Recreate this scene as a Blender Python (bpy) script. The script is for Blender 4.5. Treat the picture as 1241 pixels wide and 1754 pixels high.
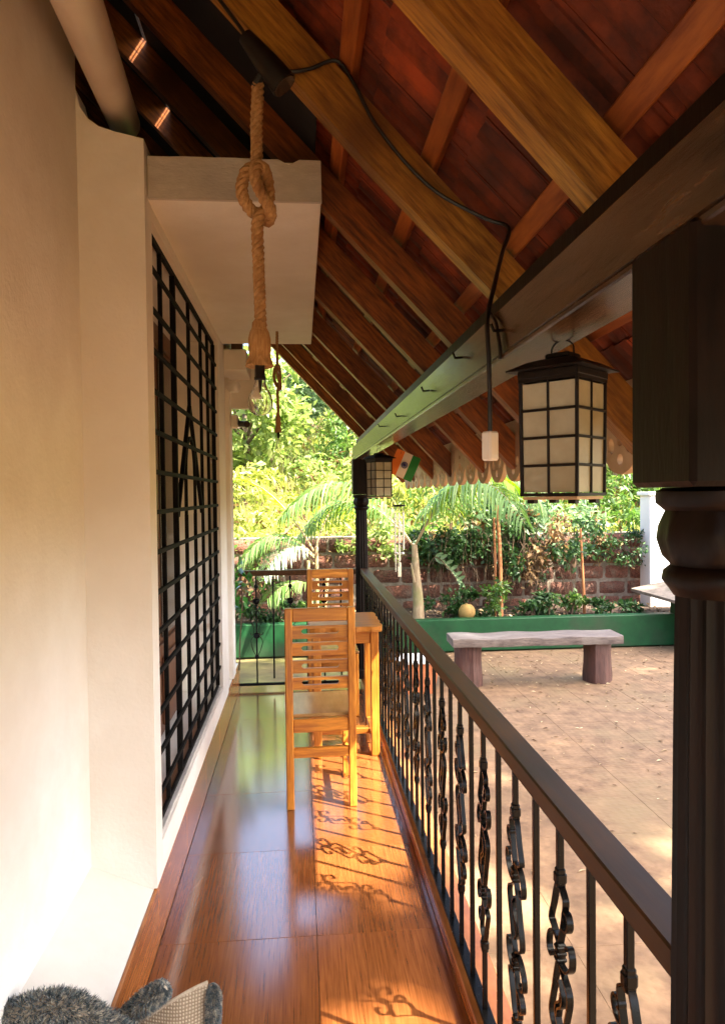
import bpy, bmesh, math, random
import numpy as np
from mathutils import Matrix, Vector
random.seed(7); rng = np.random.default_rng(7)
S = bpy.context.scene
for o in list(bpy.data.objects): bpy.data.objects.remove(o)
COL = S.collection
R = math.radians

# ------------------------------------------------------------------ camera, sky, sun, exposure
YAW, PITCH, ROLL, FPX, CAMZ = R(4.9), R(1.35), -0.0115, 1230.0, 1.5
cam = bpy.data.cameras.new('camera'); camo = bpy.data.objects.new('camera', cam); COL.objects.link(camo)
CM = Matrix.Translation((0, 0, CAMZ)) @ Matrix.Rotation(-YAW, 4, 'Z') @ Matrix.Rotation(math.pi/2-PITCH, 4, 'X') @ Matrix.Rotation(ROLL, 4, 'Z')
camo.matrix_world = CM
cam.sensor_fit = 'VERTICAL'; cam.sensor_height = 24; cam.lens = 24*FPX/1754
cam.clip_start = 0.02; cam.clip_end = 500
S.camera = camo
def at(px, py, Y):                     # photo pixel + distance along the veranda -> world point
    d = CM.to_3x3() @ Vector(((px-620.5)/FPX, -(py-877)/FPX, -1))
    return Vector((0, 0, CAMZ)) + d*(Y/d.y)

SUN = Vector((0.65, -0.42, 1)).normalized()
el = math.asin(SUN.z); az = math.atan2(SUN.x, SUN.y)
W = bpy.data.worlds.new('World'); S.world = W; W.use_nodes = True
wn = W.node_tree.nodes; wl = W.node_tree.links
sky = wn.new('ShaderNodeTexSky'); sky.sky_type = 'NISHITA'; sky.sun_disc = False
sky.sun_elevation = el; sky.sun_rotation = az; sky.dust_density = 5.0; sky.air_density = 1.0
wn['Background'].inputs[1].default_value = 0.14
wl.new(sky.outputs[0], wn['Background'].inputs[0])
sl = bpy.data.lights.new('sun', 'SUN'); sl.energy = 4.5; sl.angle = R(0.55); sl.color = (1, 0.915, 0.77)
so = bpy.data.objects.new('sun', sl); COL.objects.link(so)
so.rotation_euler = SUN.to_track_quat('Z', 'Y').to_euler(); so.location = SUN*30
S.view_settings.view_transform = 'Standard'; S.view_settings.look = 'None'
S.view_settings.gamma = 1; S.view_settings.exposure = 2.95
S.render.engine = 'CYCLES'
S.cycles.max_bounces = 8; S.cycles.diffuse_bounces = 5; S.cycles.transparent_max_bounces = 8
S.cycles.caustics_reflective = False; S.cycles.caustics_refractive = False

# ------------------------------------------------------------------ helpers
def tag(o, label=None, cat=None, group=None, kind=None):
    if label: o['label'] = label
    if cat: o['category'] = cat
    if group: o['group'] = group
    if kind: o['kind'] = kind
    return o
def link(name, data, parent=None):
    o = bpy.data.objects.new(name, data); COL.objects.link(o)
    if parent is not None: o.parent = parent
    return o
def empty(name, loc=(0, 0, 0), rz=0, parent=None):
    o = link(name, None, parent); o.location = loc; o.rotation_euler = (0, 0, rz); o.empty_display_size = .1
    return o
def copy_tree(o, parent=None):
    c = o.copy(); COL.objects.link(c); c.parent = parent
    for ch in list(o.children): copy_tree(ch, c)
    return c
def crom(P, k=4, closed=False):
    P = [Vector(p) for p in P]; n = len(P); out = []
    rngi = range(n if closed else n-1)
    for i in rngi:
        if closed: a, b, c, d = P[i-1], P[i], P[(i+1) % n], P[(i+2) % n]
        else: a, b, c, d = P[max(i-1, 0)], P[i], P[i+1], P[min(i+2, n-1)]
        for j in range(k):
            t = j/k
            out.append(0.5*((2*b)+(c-a)*t+(2*a-5*b+4*c-d)*t*t+(3*b-a-3*c+d)*t**3))
    if not closed: out.append(P[-1])
    return out
class MB:
    def __init__(s): s.v = []; s.f = []
    def add(s, v, f, M=None):
        b = len(s.v)
        s.v += [tuple((M @ Vector(p)) if M is not None else p) for p in v]
        s.f += [tuple(i+b for i in q) for q in f]; return s
    def box(s, x0, x1, y0, y1, z0, z1, ch=0, M=None):
        lo = (x0, y0, z0); hi = (x1, y1, z1)
        cs = [(i, j, k) for i in (0, 1) for j in (0, 1) for k in (0, 1)]
        if not ch:
            v = [(hi[0] if c[0] else lo[0], hi[1] if c[1] else lo[1], hi[2] if c[2] else lo[2]) for c in cs]
            return s.add(v, [(0, 1, 3, 2), (4, 6, 7, 5), (0, 4, 5, 1), (2, 3, 7, 6), (0, 2, 6, 4), (1, 5, 7, 3)], M)
        idx = {}; v = []
        for c in cs:
            for a in range(3):
                p = []
                for q in range(3):
                    e = hi[q] if c[q] else lo[q]
                    if q != a: e += -ch if c[q] else ch
                    p.append(e)
                idx[c, a] = len(v); v.append(tuple(p))
        f = []
        for a in range(3):
            b, c_ = (a+1) % 3, (a+2) % 3
            for sg in (0, 1):
                q = []
                for (i, j) in ((0, 0), (1, 0), (1, 1), (0, 1)):
                    c = [0, 0, 0]; c[a] = sg; c[b] = i; c[c_] = j; q.append(idx[tuple(c), a])
                f.append(tuple(q))
            for i in (0, 1):
                for j in (0, 1):
                    c0 = [0, 0, 0]; c0[a] = i; c0[b] = j; c1 = list(c0); c1[c_] = 1
                    f.append((idx[tuple(c0), a], idx[tuple(c1), a], idx[tuple(c1), b], idx[tuple(c0), b]))
        for c in cs: f.append((idx[c, 0], idx[c, 1], idx[c, 2]))
        return s.add(v, f, M)
    def tube(s, P, r, n=8, closed=False, M=None):
        P = [Vector(p) for p in P]; m = len(P); v = []; f = []
        t0 = (P[1]-P[0]).normalized()
        up = Vector((0, 0, 1)) if abs(t0.z) < .9 else Vector((1, 0, 0))
        nrm = t0.cross(up).normalized()
        for i in range(m):
            a = P[i-1] if (i > 0 or closed) else P[i]; b = P[(i+1) % m] if (i < m-1 or closed) else P[i]
            t = (b-a).normalized()
            nrm = (nrm-t*nrm.dot(t)).normalized(); bi = t.cross(nrm)
            rr = r[i] if hasattr(r, '__len__') else r
            for k in range(n):
                an = 2*math.pi*k/n
                v.append(tuple(P[i]+nrm*(rr*math.cos(an))+bi*(rr*math.sin(an))))
        for i in range(m if closed else m-1):
            j = (i+1) % m
            for k in range(n): f.append((i*n+k, i*n+(k+1) % n, j*n+(k+1) % n, j*n+k))
        if not closed: f.append(tuple(range(n-1, -1, -1))); f.append(tuple((m-1)*n+k for k in range(n)))
        return s.add(v, f, M)
    def lathe(s, prof, n=16, M=None, mod=None):
        v = []; f = []; m = len(prof)
        for (r, z) in prof:
            for k in range(n):
                a = 2*math.pi*k/n; q = r*(mod(k, z) if mod else 1)
                v.append((q*math.cos(a), q*math.sin(a), z))
        for i in range(m-1):
            for k in range(n): f.append((i*n+k, i*n+(k+1) % n, (i+1)*n+(k+1) % n, (i+1)*n+k))
        f.append(tuple(range(n-1, -1, -1))); f.append(tuple((m-1)*n+k for k in range(n)))
        return s.add(v, f, M)
    def flat(s, P, t, w, closed=False, M=None):          # flat bar swept in the local YZ plane, P = (u, v)
        P = [Vector(p) for p in P]; m = len(P); v = []; f = []
        for i in range(m):
            a = P[i-1] if (i > 0 or closed) else P[i]; b = P[(i+1) % m] if (i < m-1 or closed) else P[i]
            d = (b-a).normalized(); nn = Vector((-d.y, d.x))*t/2
            for (q, x) in ((P[i]+nn, -w/2), (P[i]+nn, w/2), (P[i]-nn, w/2), (P[i]-nn, -w/2)): v.append((x, q.x, q.y))
        for i in range(m if closed else m-1):
            j = (i+1) % m
            for k in range(4): f.append((i*4+k, i*4+(k+1) % 4, j*4+(k+1) % 4, j*4+k))
        if not closed: f.append((3, 2, 1, 0)); f.append(tuple((m-1)*4+k for k in range(4)))
        return s.add(v, f, M)
    def prism(s, poly, h0, h1, axis='y', M=None):         # poly in the two other axes
        n = len(poly); v = []
        for h in (h0, h1):
            for (a, b) in poly: v.append({'y': (a, h, b), 'x': (h, a, b), 'z': (a, b, h)}[axis])
        f = [tuple(range(n)), tuple(range(2*n-1, n-1, -1))]+[(i, (i+1) % n, n+(i+1) % n, n+i) for i in range(n)]
        return s.add(v, f, M)
    def mesh(s, name, mat, smooth=False, angle=None):
        me = bpy.data.meshes.new(name); me.from_pydata(s.v, [], s.f)
        bm = bmesh.new(); bm.from_mesh(me); bmesh.ops.recalc_face_normals(bm, faces=bm.faces); bm.to_mesh(me); bm.free()
        me.materials.append(mat)
        if smooth:
            me.polygons.foreach_set('use_smooth', [True]*len(me.polygons))
            me.set_sharp_from_angle(angle=R(angle or 40))
        return me
    def build(s, name, mat, parent=None, smooth=False, angle=None):
        return link(name, s.mesh(name, mat, smooth, angle), parent)
def npmesh(name, V, F, mat):                              # fast mesh of equal-sized faces
    V = np.asarray(V, np.float32); F = np.asarray(F, np.int32)
    me = bpy.data.meshes.new(name); k = F.shape[1]
    me.vertices.add(len(V)); me.vertices.foreach_set('co', V.ravel())
    me.loops.add(F.size); me.loops.foreach_set('vertex_index', F.ravel())
    me.polygons.add(len(F)); me.polygons.foreach_set('loop_start', np.arange(0, F.size, k, dtype=np.int32))
    me.update(calc_edges=True); me.materials.append(mat); return me

# ------------------------------------------------------------------ materials
def mat(name, c1, c2=None, scale=8, stretch=(1, 1, 1), rough=.6, bump=0, bscale=None, spec=.5, detail=6, coord='Object',
        c3=None, metal=0, rv=0, coat=0, rnd=0, fac=(.35, .68), rscale=None):
    m = bpy.data.materials.new(name); m.use_nodes = True
    N = m.node_tree.nodes; L = m.node_tree.links; b = N['Principled BSDF']
    b.inputs['Roughness'].default_value = rough; b.inputs['Specular IOR Level'].default_value = spec
    b.inputs['Metallic'].default_value = metal; b.inputs['Coat Weight'].default_value = coat; b.inputs['Coat Roughness'].default_value = .14
    c4 = lambda c: (*c, 1)
    if c2 is None: b.inputs['Base Color'].default_value = c4(c1); return m
    tc = N.new('ShaderNodeTexCoord'); mp = N.new('ShaderNodeMapping'); mp.inputs['Scale'].default_value = stretch
    oi = N.new('ShaderNodeObjectInfo'); va = N.new('ShaderNodeVectorMath'); va.operation = 'MULTIPLY_ADD'
    cv = N.new('ShaderNodeCombineXYZ')
    for i in range(3): L.new(oi.outputs['Random'], cv.inputs[i])
    va.inputs[1].default_value = (0, 0, 0) if coord == 'World' else (37, 53, 71); L.new(cv.outputs[0], va.inputs[0]); L.new(N.new('ShaderNodeNewGeometry').outputs['Position'] if coord == 'World' else tc.outputs[coord], va.inputs[2])
    L.new(va.outputs[0], mp.inputs[0])
    nz = N.new('ShaderNodeTexNoise'); nz.inputs['Scale'].default_value = scale; nz.inputs['Detail'].default_value = detail
    nz.inputs['Roughness'].default_value = .62
    L.new(mp.outputs[0], nz.inputs['Vector'])
    cr = N.new('ShaderNodeValToRGB'); e = cr.color_ramp.elements
    e[0].position, e[1].position = fac; e[0].color = c4(c1); e[1].color = c4(c2)
    L.new(nz.outputs[0], cr.inputs[0]); out = cr.outputs[0]
    if c3 is not None:                                    # a second, larger stain pattern
        n2 = N.new('ShaderNodeTexNoise'); n2.inputs['Scale'].default_value = scale*.23; n2.inputs['Detail'].default_value = 5
        L.new(va.outputs[0], n2.inputs['Vector'])
        mr = N.new('ShaderNodeMapRange'); mr.inputs[1].default_value = .48; mr.inputs[2].default_value = .72
        L.new(n2.outputs[0], mr.inputs[0])
        mx = N.new('ShaderNodeMix'); mx.data_type = 'RGBA'; L.new(mr.outputs[0], mx.inputs[0]); L.new(out, mx.inputs[6]); mx.inputs[7].default_value = c4(c3)
        out = mx.outputs[2]
    if rnd:                                               # per-object brightness
        hs = N.new('ShaderNodeHueSaturation'); mr2 = N.new('ShaderNodeMapRange')
        mr2.inputs[3].default_value = 1-rnd; mr2.inputs[4].default_value = 1+rnd
        L.new(oi.outputs['Random'], mr2.inputs[0]); L.new(mr2.outputs[0], hs.inputs['Value']); L.new(out, hs.inputs['Color']); out = hs.outputs[0]
    L.new(out, b.inputs['Base Color'])
    if rv:
        mr3 = N.new('ShaderNodeMapRange'); mr3.inputs[3].default_value = max(rough-rv, .02); mr3.inputs[4].default_value = rough+rv
        src = nz
        if rscale:
            src = N.new('ShaderNodeTexNoise'); src.inputs['Scale'].default_value = rscale; src.inputs['Detail'].default_value = 4; L.new(va.outputs[0], src.inputs['Vector'])
        L.new(src.outputs[0], mr3.inputs[0]); L.new(mr3.outputs[0], b.inputs['Roughness'])
    if bump:
        bp = N.new('ShaderNodeBump'); bp.inputs['Strength'].default_value = 1; bp.inputs['Distance'].default_value = bump
        if bscale:
            n3 = N.new('ShaderNodeTexNoise'); n3.inputs['Scale'].default_value = bscale; n3.inputs['Detail'].default_value = 6; L.new(mp.outputs[0], n3.inputs['Vector']); L.new(n3.outputs[0], bp.inputs['Height'])
        else: L.new(nz.outputs[0], bp.inputs['Height'])
        L.new(bp.outputs[0], b.inputs['Normal'])
    return m
def leafmat(name, c1, c2, c3=None, trans=.35, rough=.45, spec=.4):
    m = bpy.data.materials.new(name); m.use_nodes = True
    N = m.node_tree.nodes; L = m.node_tree.links; b = N['Principled BSDF']
    g = N.new('ShaderNodeNewGeometry'); cr = N.new('ShaderNodeValToRGB'); e = cr.color_ramp.elements
    e[0].color = (*c1, 1); e[1].color = (*c2, 1); e[0].position = .1; e[1].position = .75
    if c3: q = e.new(1.0); q.color = (*c3, 1)
    L.new(g.outputs['Random Per Island'], cr.inputs[0])
    L.new(cr.outputs[0], b.inputs['Base Color']); b.inputs['Roughness'].default_value = rough; b.inputs['Specular IOR Level'].default_value = spec
    tr = N.new('ShaderNodeBsdfTranslucent'); hs = N.new('ShaderNodeHueSaturation'); hs.inputs['Value'].default_value = 1.5; hs.inputs['Saturation'].default_value = 1.1
    L.new(cr.outputs[0], hs.inputs['Color']); L.new(hs.outputs[0], tr.inputs[0])
    mx = N.new('ShaderNodeMixShader'); mx.inputs[0].default_value = trans
    L.new(b.outputs[0], mx.inputs[1]); L.new(tr.outputs[0], mx.inputs[2]); L.new(mx.outputs[0], N['Material Output'].inputs[0])
    return m
M = {}
M['plaster'] = mat('plaster', (.76, .725, .66), (.85, .825, .77), 5, rough=.82, bump=.0014, bscale=75, c3=(.71, .655, .57), detail=10)
M['rawplaster'] = mat('rawplaster', (.50, .46, .41), (.62, .58, .52), 14, (1, 1, 3), rough=.85, bump=.002, bscale=60, c3=(.42, .38, .34))
M['floor'] = mat('floor', (.120, .034, .008), (.30, .102, .027), 9, (20, .6, 1), rough=.15, rv=.05, rscale=4, bump=.00012, c3=(.19, .058, .014), rnd=.14, spec=1.0, coat=1.0, detail=10, fac=(.28, .74))
M['skirt'] = mat('skirt', (.24, .072, .016), (.42, .15, .038), 9, (1, .5, 7), rough=.22, bump=.0002, rnd=.05)
M['grout'] = mat('grout', (.07, .035, .02), (.10, .05, .03), 30, rough=.8)
M['rafter'] = mat('rafter', (.11, .026, .004), (.44, .130, .018), 11, (.8, 8, 8), rough=.5, bump=.0022, c3=(.08, .020, .004), rnd=.25, detail=10)
M['litrafter'] = mat('litrafter', (.17, .064, .008), (.52, .245, .032), 11, (.8, 8, 8), rough=.5, bump=.0028, c3=(.12, .042, .007), rnd=.1, detail=10)  # yellower rafter copy for the near pair, warm light put into the colour
M['batten'] = mat('batten', (.20, .042, .006), (.46, .135, .020), 8, (5, .6, 5), rough=.55, bump=.0018, c3=(.12, .030, .006), rnd=.3)
M['rooftile'] = mat('rooftile', (.075, .012, .003), (.30, .050, .009), 9, rough=.8, bump=.004, bscale=40, c3=(.028, .007, .003), rnd=.35)
M['beam'] = mat('beam', (.028, .013, .006), (.095, .048, .021), 9, (6, .7, 6), rough=.22, bump=.0012, rv=.08, spec=.42, c3=(.012, .007, .004), coat=.15)
M['darkwood'] = mat('darkwood', (.003, .0016, .0012), (.010, .0045, .003), 10, (4, 4, .8), rough=.45, bump=.0012, spec=.14, rv=.1)
M['handrail'] = mat('handrail', (.045, .018, .005), (.090, .038, .011), 10, (6, .6, 6), rough=.45, bump=.0004, rv=.08, spec=.2, c3=(.030, .013, .004))
M['iron'] = mat('iron', (.0012, .0011, .0011), (.003, .0027, .0025), 60, rough=.25, bump=.00015, spec=.15, rv=.08)
M['chair'] = mat('chair', (.30, .090, .010), (.66, .27, .036), 8, (7, 7, .7), rough=.34, rv=.08, bump=.0007, c3=(.36, .115, .012), spec=.45, rnd=.14, detail=9)
M['chairh'] = mat('chairh', (.30, .090, .010), (.66, .27, .036), 8, (.7, 7, 7), rough=.34, rv=.08, bump=.0007, c3=(.36, .115, .012), spec=.45, rnd=.14, detail=9)
M['seat'] = mat('seat', (.46, .24, .07), (.62, .36, .12), 6, (5, .8, 5), rough=.25, bump=.0004, c3=(.22, .10, .03))
M['rope'] = mat('rope', (.30, .16, .06), (.50, .30, .13), 90, rough=.9, bump=.0015, c3=(.24, .12, .045))
M['jute'] = mat('jute', (.30, .15, .05), (.52, .30, .12), 40, (6, 6, .5), rough=.9, bump=.003)
M['grille'] = mat('grille', (.004, .0035, .0035), (.009, .008, .007), 40, rough=.75, bump=.0004, spec=.12)
M['black'] = mat('black', (.004, .004, .004), (.007, .007, .007), 20, rough=.4)
M['whiteplastic'] = mat('whiteplastic', (.72, .70, .66), (.78, .76, .72), 5, rough=.4)
M['pipe'] = mat('pipe', (.58, .50, .40), (.68, .60, .50), 5, rough=.45, c3=(.5, .42, .33), bump=.0005)
M['cabinetwood'] = mat('cabinetwood', (.10, .035, .014), (.18, .07, .028), 8, (5, 5, .7), rough=.4, bump=.0004)
M['valance'] = mat('valance', (.46, .31, .18), (.60, .43, .27), 6, (1, .6, 3), rough=.6, bump=.0008, c3=(.38, .24, .13))
M['laterite'] = mat('laterite', (.075, .030, .020), (.21, .082, .048), 38, rough=.95, bump=.016, bscale=45, c3=(.14, .095, .065), rnd=.32)
M['mortar'] = mat('mortar', (.15, .115, .085), (.27, .215, .16), 18, rough=.95, bump=.006, bscale=40, c3=(.10, .09, .055))
M['greenpaint'] = mat('greenpaint', (.004, .040, .011), (.009, .075, .021), 9, rough=.55, bump=.002, c3=(.035, .042, .024), spec=.3, fac=(.25, .75))
M['soil'] = mat('soil', (.035, .022, .014), (.09, .055, .035), 25, rough=1, bump=.02)
M['bench'] = mat('bench', (.085, .062, .052), (.19, .145, .120), 10, (.7, 6, 6), rough=.8, bump=.005, c3=(.27, .235, .20))
M['benchleg'] = mat('benchleg', (.045, .016, .011), (.10, .040, .028), 9, (5, 5, .7), rough=.6, bump=.006, c3=(.13, .075, .06))
M['terracotta'] = mat('terracotta', (.42, .12, .04), (.52, .17, .06), 10, rough=.7, c3=(.36, .11, .045))
M['bark'] = mat('bark', (.08, .055, .035), (.18, .13, .09), 14, (3, 3, .6), rough=.95, bump=.01)
M['palmtrunk'] = mat('palmtrunk', (.30, .20, .11), (.46, .34, .20), 20, (2, 2, .5), rough=.9, bump=.004, c3=(.22, .22, .07))
M['stake'] = mat('stake', (.30, .10, .03), (.45, .18, .06), 12, (4, 4, .6), rough=.7, bump=.002)
M['twig'] = mat('twig', (.055, .033, .018), (.15, .09, .05), 9, rough=.9)
M['coconut'] = mat('coconut', (.22, .12, .03), (.36, .22, .06), 12, (1, 1, .4), rough=.8, bump=.003)
M['hillsoil'] = mat('hillsoil', (.07, .065, .02), (.20, .18, .05), 3, rough=1, bump=.03, c3=(.16, .10, .05))
M['tube'] = mat('tube', (.62, .62, .60), rough=.25, metal=.9)
M['lanternglass'] = mat('lanternglass', (.30, .29, .215), (.42, .41, .31), 10, rough=.25, c3=(.26, .22, .13), bump=.0008, rnd=.08)
M['lanternmetal'] = mat('lanternmetal', (.003, .002, .0018), (.010, .006, .0045), 30, rough=.5, bump=.0006, spec=.2)
M['saffron'] = mat('saffron', (.78, .18, .02), (.82, .22, .03), 20, rough=.7)
M['flagwhite'] = mat('flagwhite', (.75, .68, .6), (.8, .74, .66), 20, rough=.7)
M['flaggreen'] = mat('flaggreen', (.01, .19, .03), (.015, .23, .04), 20, rough=.7)
M['navy'] = mat('navy', (.02, .03, .18), rough=.7)
M['matback'] = mat('matback', (.36, .30, .22), (.50, .43, .33), 160, (1, 1, 1), rough=1, bump=.003)
M['weave'] = None
M['white'] = mat('white', (.75, .74, .72), (.8, .79, .77), 4, rough=.6)
# courtyard paving: dusty terracotta-pink concrete tiles with faint round studs
def pavingmat():
    m = mat('paving', (.120, .066, .032), (.235, .138, .070), 9, rough=.9, c3=(.175, .115, .055), coord='World', detail=9)
    N = m.node_tree.nodes; L = m.node_tree.links; b = N['Principled BSDF']
    tc = N.new('ShaderNodeTexCoord'); vo = N.new('ShaderNodeTexVoronoi'); vo.inputs['Scale'].default_value = 22; vo.inputs['Randomness'].default_value = .25
    L.new(N.new('ShaderNodeNewGeometry').outputs['Position'], vo.inputs['Vector'])
    mr = N.new('ShaderNodeMapRange'); mr.inputs[1].default_value = .25; mr.inputs[2].default_value = .5; mr.inputs[3].default_value = 1; mr.inputs[4].default_value = 0
    L.new(vo.outputs['Distance'], mr.inputs[0])
    nz = N.new('ShaderNodeTexNoise'); nz.inputs['Scale'].default_value = 60; L.new(tc.outputs['Object'], nz.inputs['Vector'])
    ad = N.new('ShaderNodeMath'); ad.operation = 'MULTIPLY_ADD'; ad.inputs[1].default_value = .6; L.new(nz.outputs[0], ad.inputs[0]); L.new(mr.outputs[0], ad.inputs[2])
    bp = N.new('ShaderNodeBump'); bp.inputs['Distance'].default_value = .0012; L.new(ad.outputs[0], bp.inputs['Height']); L.new(bp.outputs[0], b.inputs['Normal'])
    return m
M['paving'] = pavingmat()
def weavemat():
    m = bpy.data.materials.new('weave'); m.use_nodes = True; N = m.node_tree.nodes; L = m.node_tree.links; b = N['Principled BSDF']
    tc = N.new('ShaderNodeTexCoord'); hs_ = []
    for dr_ in ('X', 'Z'):
        w = N.new('ShaderNodeTexWave'); w.bands_direction = dr_; w.inputs['Scale'].default_value = 42; w.inputs['Distortion'].default_value = 1.2; w.inputs['Detail'].default_value = 2; L.new(tc.outputs['Object'], w.inputs['Vector']); hs_.append(w)
    mu = N.new('ShaderNodeMath'); mu.operation = 'MULTIPLY'; L.new(hs_[0].outputs['Fac'], mu.inputs[0]); L.new(hs_[1].outputs['Fac'], mu.inputs[1])
    cr = N.new('ShaderNodeValToRGB'); cr.color_ramp.elements[0].color = (.22, .17, .11, 1); cr.color_ramp.elements[1].color = (.46, .39, .29, 1); cr.color_ramp.elements[1].position = .6; L.new(mu.outputs[0], cr.inputs[0]); L.new(cr.outputs[0], b.inputs['Base Color'])
    bp = N.new('ShaderNodeBump'); bp.inputs['Distance'].default_value = .002; L.new(mu.outputs[0], bp.inputs['Height']); L.new(bp.outputs[0], b.inputs['Normal']); b.inputs['Roughness'].default_value = 1; return m
M['weave'] = weavemat()
def glassmat(name, tint=(1, 1, 1), rough=.0, ior=1.45):
    m = bpy.data.materials.new(name); m.use_nodes = True; b = m.node_tree.nodes['Principled BSDF']
    b.inputs['Base Color'].default_value = (*tint, 1); b.inputs['Roughness'].default_value = rough
    b.inputs['Transmission Weight'].default_value = 1; b.inputs['IOR'].default_value = ior; return m
M['bulbglass'] = glassmat('bulbglass', (1, .98, .92), 0, 1.42)
M['loftshade'] = mat('loftshade', (.004, .0035, .003), (.008, .006, .005), 9, rough=.9, bump=.002)  # near-black, the loft's shade put into the colour
M['pane'] = mat('pane', (.035, .026, .020), (.06, .045, .034), 2, rough=.12, spec=.5)
# foliage
M['lf_mid'] = leafmat('lf_mid', (.040, .090, .018), (.10, .19, .036), (.24, .30, .08))
M['lf_dark'] = leafmat('lf_dark', (.016, .045, .012), (.045, .105, .026), (.08, .15, .05), trans=.25)
M['lf_yel'] = leafmat('lf_yel', (.18, .22, .040), (.36, .39, .085), (.52, .49, .18), trans=.42)
M['lf_lime'] = leafmat('lf_lime', (.12, .185, .042), (.26, .34, .09), (.42, .45, .17), trans=.42)
M['lf_blue'] = leafmat('lf_blue', (.10, .17, .075), (.20, .29, .14), (.38, .44, .28), trans=.4, rough=.4, spec=.5)
M['lf_dry'] = leafmat('lf_dry', (.08, .042, .016), (.20, .115, .045), (.36, .24, .11), trans=.2, rough=.8)
M['lf_palm'] = leafmat('lf_palm', (.07, .15, .03), (.16, .26, .07), (.26, .34, .13), trans=.3, rough=.45, spec=.35)
M['lf_palmy'] = leafmat('lf_palmy', (.16, .30, .02), (.28, .42, .03), (.48, .48, .05), trans=.45)
M['lf_palmw'] = leafmat('lf_palmw', (.20, .28, .16), (.38, .46, .32), (.5, .55, .42), trans=.2, rough=.25, spec=.9)
M['lf_gloss'] = leafmat('lf_gloss', (.02, .10, .012), (.05, .20, .03), trans=.2, rough=.2, spec=.7)
M['litter'] = leafmat('litter', (.12, .065, .03), (.36, .24, .12), (.62, .50, .30), trans=.05, rough=.8)

# ------------------------------------------------------------------ constants of the place
ZG = -.30                                     # courtyard level (veranda floor = 0)
XW, XR = -.49, .455                           # wall face, floor edge
FEND = 5.72
TH = R(46.5); TT = math.tan(TH)
RZ = CAMZ+1.097*1.005                         # rafter underside height at x = 0
def roofz(x): return RZ-TT*x
EAVE = .945

# ------------------------------------------------------------------ ground and hill
n = 90; gx = np.linspace(-60, 60, n); gy = np.linspace(-25, 95, n)
def hillz(x, y):
    t = np.clip((y-9.6)/22, 0, 1.6)
    h = 4.6*t**.9*(1+.25*np.sin(x*.23+1)+.12*np.sin(x*.7))
    h = h*(1-.35*np.clip((x-2)/8, 0, 1))
    return np.where(y > 9.6, ZG-.02+h+.10*np.sin(x*1.9+y*1.3)*np.clip(y-9.6, 0, 1), ZG-.02)
GX, GY = np.meshgrid(gx, gy)
V = np.stack([GX, GY, hillz(GX, GY)], -1).reshape(-1, 3)
F = np.array([(j*n+i, j*n+i+1, (j+1)*n+i+1, (j+1)*n+i) for j in range(n-1) for i in range(n-1)])
g = link('ground', npmesh('ground', V, F, M['hillsoil'])); tag(g, 'earth ground rising to an overgrown hillside behind the garden wall', 'ground', kind='structure')
pv = empty('courtyard_paving', (0, 0, ZG)); tag(pv, 'dusty pink paved courtyard beside the veranda', 'paving', kind='structure')
MB().box(.58, 9, -6, 8.02, -.03, -.006).build('paving_bed', M['paving'], pv)
TS = .45
pm = MB().box(-TS/2+.0005, TS/2-.0005, -TS/2+.0005, TS/2-.0005, -.02, 0, .0008).mesh('paving_tile', M['paving'])
cnt = 0; rest = MB()
for j in range(-13, 18):
    for i in range(0, 18):
        x = .60+TS*(i+.5); y = .0+TS*(j+.5)+.02
        if y+TS/2 > 8.02: continue
        dz = random.uniform(-.0006, .0006)
        if y > .6 and x < 6.4 and cnt < 290 and x < .9+.62*y+.9:
            o = link('paving_tile', pm, pv); o.location = (x, y, dz); cnt += 1
        else: rest.box(x-TS/2+.0005, x+TS/2-.0005, y-TS/2+.0005, y+TS/2-.0005, -.02, dz)
tag(rest.build('paving_tile_field', M['paving'], pv), kind='stuff')

# ------------------------------------------------------------------ veranda floor
vf = empty('veranda_floor'); tag(vf, 'glossy wood-look tiled veranda floor', 'floor', kind='structure')
MB().box(-.72, XR+.11, -3.0, FEND, ZG-.02, -.008).build('floor_slab', M['grout'], vf)
ys = [y for y in np.arange(2.42-.605*9, FEND, .605)]
for i, y0 in enumerate(ys):
    y1 = min(y0+.605, FEND)
    for (x0, x1) in ((XW, .035), (.035, XR)):
        cx, cy = (x0+x1)/2, (y0+y1)/2; hx, hy = (x1-x0)/2-.0009, (y1-y0)/2-.0009
        o = MB().box(-hx, hx, -hy, hy, -.0075, 0, .0006).build('floor_tile', M['floor'], vf); o.location = (cx, cy, random.uniform(-.0003, .0003))
kb = MB()
kb.box(XR+.0005, XR+.115, -3.0, FEND, -.006, .055, .004).build('kerb_tile', M['skirt'], vf)

# ------------------------------------------------------------------ house
hs = empty('house', (0, 0, 0)); tag(hs, 'cream plastered house wall with window opening, grille and concrete sunshade', 'house')
PH = .205                                       # tiled plinth height
MB().box(-.70, XW-.012, 2.40, 5.62, ZG, PH, .003).build('plinth', M['plaster'], hs)
MB().prism([(-.70, ZG), (XW-.012, ZG), (XW-.012, PH-.004), (XW-.018, PH), (-.70, PH+.085)], -3.0, 2.3995, 'y').build('plinth', M['plaster'], hs)
for i, y0 in enumerate(ys):
    y1 = min(y0+.605, 5.62)
    MB().box(XW-.0115, XW-.0005, y0+.001, y1-.001, .001, PH-.004, .002).build('skirting_tile', M['skirt'], hs)
WT = 2.68
MB().box(-.95, -.70, -3.0, 2.40, ZG, 3.35).build('wall', M['plaster'], hs)
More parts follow.
